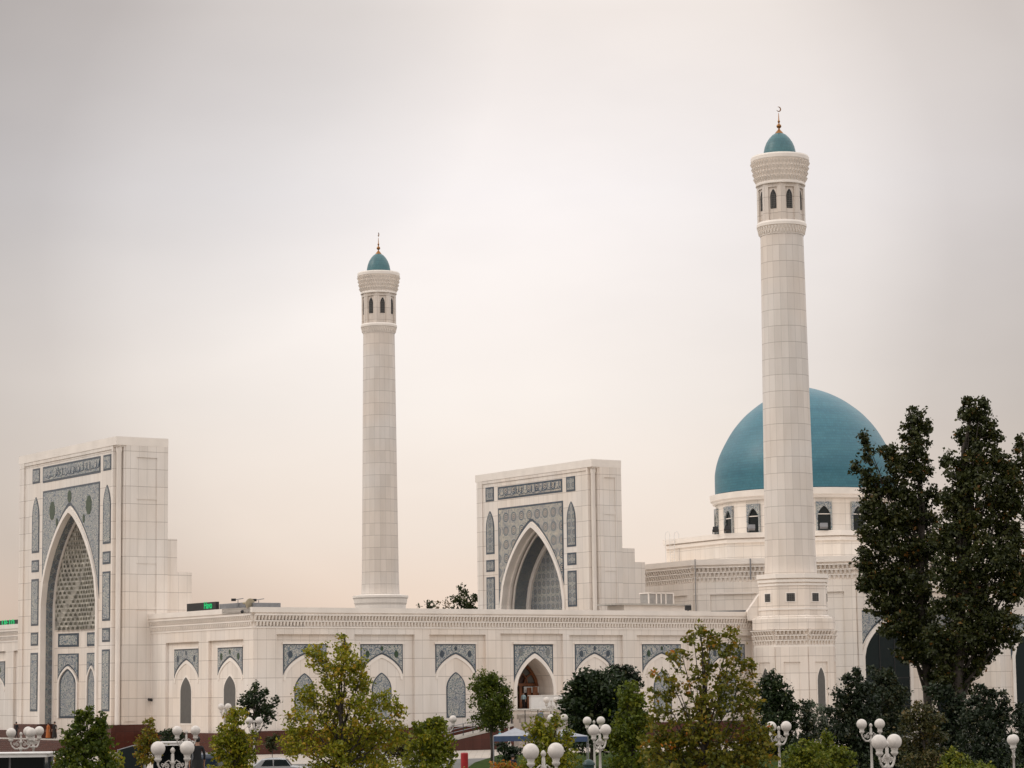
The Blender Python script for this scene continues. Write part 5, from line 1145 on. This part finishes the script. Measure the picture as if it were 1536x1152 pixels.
# ------------------------------------------------------------------ vehicles (only their upper halves clear the picture edge)
def car(name, label, px, Y, L, Wd, H, ang, paint, style, cat):
    g0 = ground(px, Y); t = thing(name, label, cat, (0, 0, 0)); ORG[t.name] = (0, 0, 0)
    F = Face(0, -Wd / 2, 0, -1)
    h = L / 2
    if style == 'van': prof = [(-h, .45), (-h + .02, .95), (-h + .1, 1.1), (-h + .12, H - .25), (-h + .3, H - .06), (-h + .7, H), (h - 2.1, H), (h - 1.7, H - .08), (h - .95, 1.12), (h - .25, .98), (h, .8), (h, .4), (h - .05, .3), (-h + .05, .3)]
    else: prof = [(-h, .5), (-h + .03, .85), (-h + .75, .95), (-h + 1.35, H - .07), (-h + 1.8, H), (-h + 2.5, H), (-h + 2.9, H - .06), (h - 1.25, .98), (h - .3, .86), (h, .7), (h, .4), (h - .05, .25), (-h + .05, .25)]
    b = MB(); b.prism(F, prof, -Wd, 0); b.build('body', paint, t, bevel=.07)
    zb, zt_ = (1.12, H - .17) if style == 'van' else (.97, H - .1)
    if style == 'van': cuts = [(-h + .25, -h + 1.25), (-h + 1.4, -h + 2.5), (-h + 2.63, h - 1.62)]
    else: cuts = [(-h + 1.32, -h + 2.05), (-h + 2.13, h - 1.6)]
    for s0, s1 in cuts:
        for o in (0, -Wd):
            b = MB(); sl = .3 if s1 == cuts[-1][1] else .03
            sl0 = .28 if (style != 'van' and s0 == cuts[0][0]) else .02
            b.prism(F, [(s0, zb), (s1 + sl, zb), (s1, zt_), (s0 + sl0, zt_)], o - .015, o + .015); b.build('window', M['dark'], t)
    b = MB()
    if style == 'van': b.hexa([(h - .93, -Wd / 2 + .1, 1.15), (h - .93, Wd / 2 - .1, 1.15), (h - .97, Wd / 2 - .1, 1.15), (h - .97, -Wd / 2 + .1, 1.15), (h - 1.62, -Wd / 2 + .18, H - .12), (h - 1.62, Wd / 2 - .18, H - .12), (h - 1.7, Wd / 2 - .18, H - .12), (h - 1.7, -Wd / 2 + .18, H - .12)])
    else: b.hexa([(h - 1.22, -Wd / 2 + .1, 1.0), (h - 1.22, Wd / 2 - .1, 1.0), (h - 1.3, Wd / 2 - .1, 1.0), (h - 1.3, -Wd / 2 + .1, 1.0), (-h + 2.98, -Wd / 2 + .2, H - .07), (-h + 2.98, Wd / 2 - .2, H - .07), (-h + 2.86, Wd / 2 - .2, H - .07), (-h + 2.86, -Wd / 2 + .2, H - .07)])
    b.build('windscreen', M['dark'], t)
    for x in (-h + .85, h - .85):
        for s in (-1, 1):
            b = MB(); y = s * (Wd / 2 - .1); b.tube([(x, y - .1, .32), (x, y + .1, .32)], .32, 18); w_ = b.build('wheel', M['tyre'], t)
            b = MB(); b.tube([(x, y - .11, .32), (x, y + .11, .32)], .19, 12); b.build('rim', M['grey'], w_)
    for s in (-1, 1):
        b = MB(); b.box(F, h - .06, h + .015, .62, .76, -Wd / 2 + s * .6 - .18, -Wd / 2 + s * .6 + .18); b.build('headlight', M['white'], t)
        b = MB(); b.box(F, -h - .015, -h + .06, .7, .9, -Wd / 2 + s * .65 - .12, -Wd / 2 + s * .65 + .12); b.build('tail_light', M['red'], t)
    if style == 'van':
        b = MB()
        for o in (-.2, -Wd + .2): b.tube([F.p(-h + .6, H + .05, o), F.p(h - 2.0, H + .05, o)], .025)
        b.build('roof_rail', M['grey'], t)
    t.location = (g0.x, g0.y, 0); t.rotation_euler = (0, 0, R(ang)); return t
wp = simple('white_car_paint', (.72, .72, .72), .2, noise=.02); sp = simple('silver_car_paint', (.42, .43, .44), .25, .5, noise=.02); dp_ = simple('dark_blue_car_paint', (.012, .022, .04), .2, noise=.05)
car('minivan', 'white minivan with dark windows parked behind the large yellow green tree', 560, 158, 4.6, 1.8, 1.86, 2, wp, 'van', 'van')
car('sedan_car', 'silver sedan partly hidden between the two yellow trees', 414, 160, 4.5, 1.75, 1.47, 4, sp, 'sedan', 'car')
car('minivan', 'dark blue minivan seen end on beside the shelter', 322, 158, 4.6, 1.85, 1.9, 78, dp_, 'van', 'van')

# ------------------------------------------------------------------ people
SKIN = simple('skin', (.32, .17, .11), .6, noise=.05)
HAIR = simple('dark_hair', (.012, .01, .009), .7)
CL = {}
def cloth(c):
    if c not in CL: CL[c] = simple('cloth_%d' % len(CL), c, .85, noise=.1, nscale=12)
    return CL[c]
def person(label, P, top, bottom, h=1.7, rot=0, pose='stand', hat=None, long_=False):
    """one continuous skinned body, clothing shown by its own material; facing -Y turned by rot"""
    k = h / 1.72
    J = dict(pel=(0, 0, .93), wst=(0, .0, 1.1), chs=(0, -.01, 1.32), nck=(0, 0, 1.47), hd0=(0, -.015, 1.55), hd1=(0, -.02, 1.66))
    step = .12 if pose == 'walk' else .03
    rad = dict(pel=.155, wst=.135, chs=.155, nck=.055, hd0=.085, hd1=.085)
    E = [('pel', 'wst'), ('wst', 'chs'), ('chs', 'nck'), ('nck', 'hd0'), ('hd0', 'hd1')]
    for s, n in ((-1, 'a'), (1, 'b')):
        f = s * step
        J.update({'hip' + n: (s * .09, 0, .88), 'kne' + n: (s * .1, -f * .6 - .02, .48), 'ank' + n: (s * .105, f * .9, .08), 'toe' + n: (s * .12, f * .9 - .17, .04),
                  'sho' + n: (s * .18, 0, 1.4), 'elb' + n: (s * .24, .03 + f * .5, 1.13), 'wri' + n: (s * .25, -.06 + f, .9), 'han' + n: (s * .245, -.08 + f, .8)})
        rad.update({'hip' + n: .09, 'kne' + n: .058, 'ank' + n: .042, 'toe' + n: .035, 'sho' + n: .062, 'elb' + n: .043, 'wri' + n: .03, 'han' + n: .032})
        E += [('pel', 'hip' + n), ('hip' + n, 'kne' + n), ('kne' + n, 'ank' + n), ('ank' + n, 'toe' + n), ('chs', 'sho' + n), ('sho' + n, 'elb' + n), ('elb' + n, 'wri' + n), ('wri' + n, 'han' + n)]
        for q in range(4):
            J['f%d%s' % (q, n)] = (s * .245 + (q - 1.5) * .006 * s, -.115 + f + q * .022, .705 + .012 * abs(q - 1)); rad['f%d%s' % (q, n)] = .010; E.append(('han' + n, 'f%d%s' % (q, n)))
        J['th' + n] = (s * .225, -.14 + f, .76); rad['th' + n] = .011; E.append(('han' + n, 'th' + n))
    names = list(J); me = bpy.data.meshes.new('person_body'); me.from_pydata([tuple(c * k for c in J[n]) for n in names], [(names.index(a), names.index(b)) for a, b in E], [])
    tmp = bpy.data.objects.new('tmp', me); COL.objects.link(tmp)
    md = tmp.modifiers.new('skin', 'SKIN'); md.use_smooth_shade = True
    for i, n in enumerate(names):
        sv = me.skin_vertices[0].data[i]; r = rad[n] * k; sv.radius = (r, r * (.72 if n in ('pel', 'wst', 'chs') else 1)); sv.use_root = n == 'pel'
    tmp.modifiers.new('sub', 'SUBSURF').levels = 1
    dg = bpy.context.evaluated_depsgraph_get(); m2 = bpy.data.meshes.new_from_object(tmp.evaluated_get(dg)); bpy.data.objects.remove(tmp)
    root = thing('person', label, 'person', tuple(P)); root.rotation_euler = (0, 0, R(rot))
    m2.materials.clear()
    for q in (SKIN, cloth(top), cloth(bottom), cloth((.02, .018, .016))): m2.materials.append(q)
    for p in m2.polygons:
        x, y, z = [c / k for c in p.center]
        if z > 1.47: i = 0
        elif abs(x) > .19 and z < 1.0: i = 0
        elif z > (.75 if long_ else .97): i = 1
        elif z > .1: i = 2
        else: i = 3
        p.material_index = i; p.use_smooth = True
    o = bpy.data.objects.new('body', m2); COL.objects.link(o); o.parent = root
    ORG[root.name] = (0, 0, 0)
    b = MB(); b.ball((0, .012 * k, 1.655 * k), .105 * k, 12, 8, .92, 1, 1.0)
    hd = b.build('hair', HAIR if hat is None else cloth(hat), root, True)
    b = MB(); b.ball((0, -.118 * k, 1.585 * k), .016 * k, 6, 5, 1, 1.2, 1.4)
    for s in (-1, 1): b.ball((s * .1 * k, 0, 1.6 * k), .022 * k, 6, 5, .5, 1, 1.4)
    b.build('nose_and_ears', SKIN, root, True)
    if long_:
        b = MB(); b.lathe((0, 0), [(.17 * k, 1.0 * k), (.2 * k, .8 * k), (.25 * k, .3 * k), (.26 * k, .12 * k)], 14); b.build('skirt', cloth(top), root, True)
    return root
def foot(px, yhead, Y, h=1.7): P = at(px, yhead, Y); P.z -= h; return P
pt = FT.p(sT(790), 0, 2.4)
person('person in pale grey cap and blue grey clothes below the terrace rail', (pt.x, pt.y, at(794, 1064.5, pt.y).z - 1.7), (.14, .17, .22), (.06, .07, .09), rot=20, hat=(.5, .5, .5))
pt = FM.p(sm(795.5, 1045), 0, -1.2)
person('person in light blue shirt standing in the wooden doorway', (pt.x, pt.y, zdoor), (.35, .48, .52), (.012, .012, .014), 1.62, rot=-20)
pt = at(750, 1095, 228); person('person in turquoise top with covered head behind the blue tent', (pt.x, pt.y, pt.z - 1.66), (.09, .38, .42), (.03, .03, .04), 1.66, hat=(.09, .38, .42), rot=60)
pt = at(769, 1113, 150); person('person in dark navy clothes standing under the blue tent', (pt.x, pt.y, 0), (.012, .014, .03), (.012, .014, .03), 1.72, rot=170, long_=True)
pt = F1.p(F1.st(94, 1100)[0], 0, 1.6); person('person in orange clothes on the portal landing', (pt.x, pt.y, 1.25), (.4, .12, .03), (.25, .08, .03), 1.62, rot=-40, long_=True)
pt = F1.p(F1.st(101, 1100)[0], 0, 1.4); person('person in dark clothes and headscarf next to the orange dressed one', (pt.x, pt.y, 1.25), (.015, .012, .012), (.012, .012, .012), 1.72, rot=-20, hat=(.015, .015, .015), long_=True)
pt = F1.p(F1.st(54, 1108)[0], 0, 2.2); person('person in black climbing the portal steps behind the lamp', (pt.x, pt.y, 1.25), (.012, .012, .015), (.012, .012, .015), 1.68, rot=150, pose='walk')
pt = at(296, 1106, 146); person('tall person all in black beside the shelter', (pt.x, pt.y, 0), (.008, .008, .009), (.008, .008, .009), max(1.6, pt.z), rot=200, long_=True)
pt = at(290.5, 1128, 128); person('person in white and red clothes in front of the dark shelter', (pt.x, pt.y, 0), (.5, .42, .38), (.16, .02, .02), max(1.4, min(1.8, pt.z)), rot=90)

# ------------------------------------------------------------------ daylight: overcast sky and a weak veiled sun
wd = bpy.data.worlds.new('World'); S.world = wd; wd.use_nodes = True; nt = wd.node_tree
bg = nt.nodes['Background']
sky = nt.nodes.new('ShaderNodeTexSky'); sky.sky_type = 'NISHITA'; sky.sun_disc = False
SUN_EL, SUN_AZ = R(40), R(-98)          # azimuth measured from +Y towards +X
sky.sun_elevation = SUN_EL; sky.sun_rotation = SUN_AZ; sky.dust_density = 4; sky.air_density = 1.5
bg.inputs['Strength'].default_value = .10; nt.links.new(sky.outputs[0], bg.inputs['Color'])
tc = nt.nodes.new('ShaderNodeTexCoord'); sx = nt.nodes.new('ShaderNodeSeparateXYZ'); nt.links.new(tc.outputs['Generated'], sx.inputs[0])
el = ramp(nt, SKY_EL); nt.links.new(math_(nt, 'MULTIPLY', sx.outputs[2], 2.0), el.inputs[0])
mp = nt.nodes.new('ShaderNodeMapping'); mp.inputs['Scale'].default_value = (3.0, 3.0, 7.5); mp.inputs['Rotation'].default_value = (0.15, .45, .2); mp.inputs['Location'].default_value = SKY_OFF; nt.links.new(tc.outputs['Generated'], mp.inputs['Vector'])
nz = nd(nt, 'ShaderNodeTexNoise', Scale=1.0, Detail=6.0, Roughness=.5); nt.links.new(mp.outputs[0], nz.inputs['Vector'])
cl = ramp(nt, [(.32, (.88, .875, .88)), (.5, (.96, .955, .955)), (.68, (1.02, 1.02, 1.02))]); nt.links.new(nz.outputs[0], cl.inputs[0])
# the cloud deck is thinner around one bright patch
dot = nt.nodes.new('ShaderNodeVectorMath'); dot.operation = 'DOT_PRODUCT'; nt.links.new(tc.outputs['Generated'], dot.inputs[0]); dv = ray(*SKY_BRIGHT).normalized(); dot.inputs[1].default_value = dv
br = ramp(nt, SKY_PATCH); nt.links.new(math_(nt, 'MULTIPLY', math_(nt, 'SUBTRACT', 1.0, dot.outputs['Value']), 12.0), br.inputs[0])
dot2 = nt.nodes.new('ShaderNodeVectorMath'); dot2.operation = 'DOT_PRODUCT'; nt.links.new(tc.outputs['Generated'], dot2.inputs[0]); dot2.inputs[1].default_value = ray(*SKY_DARK).normalized()
dk = ramp(nt, SKY_CLOUD); nt.links.new(math_(nt, 'MULTIPLY', math_(nt, 'SUBTRACT', 1.0, dot2.outputs['Value']), 12.0), dk.inputs[0])
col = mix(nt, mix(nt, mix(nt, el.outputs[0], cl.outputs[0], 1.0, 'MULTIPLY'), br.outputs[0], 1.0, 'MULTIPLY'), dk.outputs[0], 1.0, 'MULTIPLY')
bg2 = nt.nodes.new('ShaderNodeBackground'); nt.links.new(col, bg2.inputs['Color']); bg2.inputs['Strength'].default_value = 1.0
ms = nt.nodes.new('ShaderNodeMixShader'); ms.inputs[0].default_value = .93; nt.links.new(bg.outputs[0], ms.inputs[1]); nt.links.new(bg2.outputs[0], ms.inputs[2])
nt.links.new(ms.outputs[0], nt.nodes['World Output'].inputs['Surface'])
ld = bpy.data.lights.new('sun', 'SUN'); ld.energy = SUN_E; ld.angle = R(14); ld.color = (1, .93, .84)
lo = bpy.data.objects.new('sun', ld); COL.objects.link(lo)
dirv = Vector((math.sin(SUN_AZ) * math.cos(SUN_EL), math.cos(SUN_AZ) * math.cos(SUN_EL), math.sin(SUN_EL)))
lo.rotation_euler = dirv.to_track_quat('Z', 'Y').to_euler(); lo.location = (-100, 100, 200)
S.view_settings.view_transform = 'Standard'; S.view_settings.look = 'None'; S.view_settings.exposure = EXPO; S.view_settings.gamma = 1
S.render.engine = 'CYCLES'; S.cycles.use_denoising = True; S.cycles.max_bounces = 6; S.cycles.transparent_max_bounces = 4
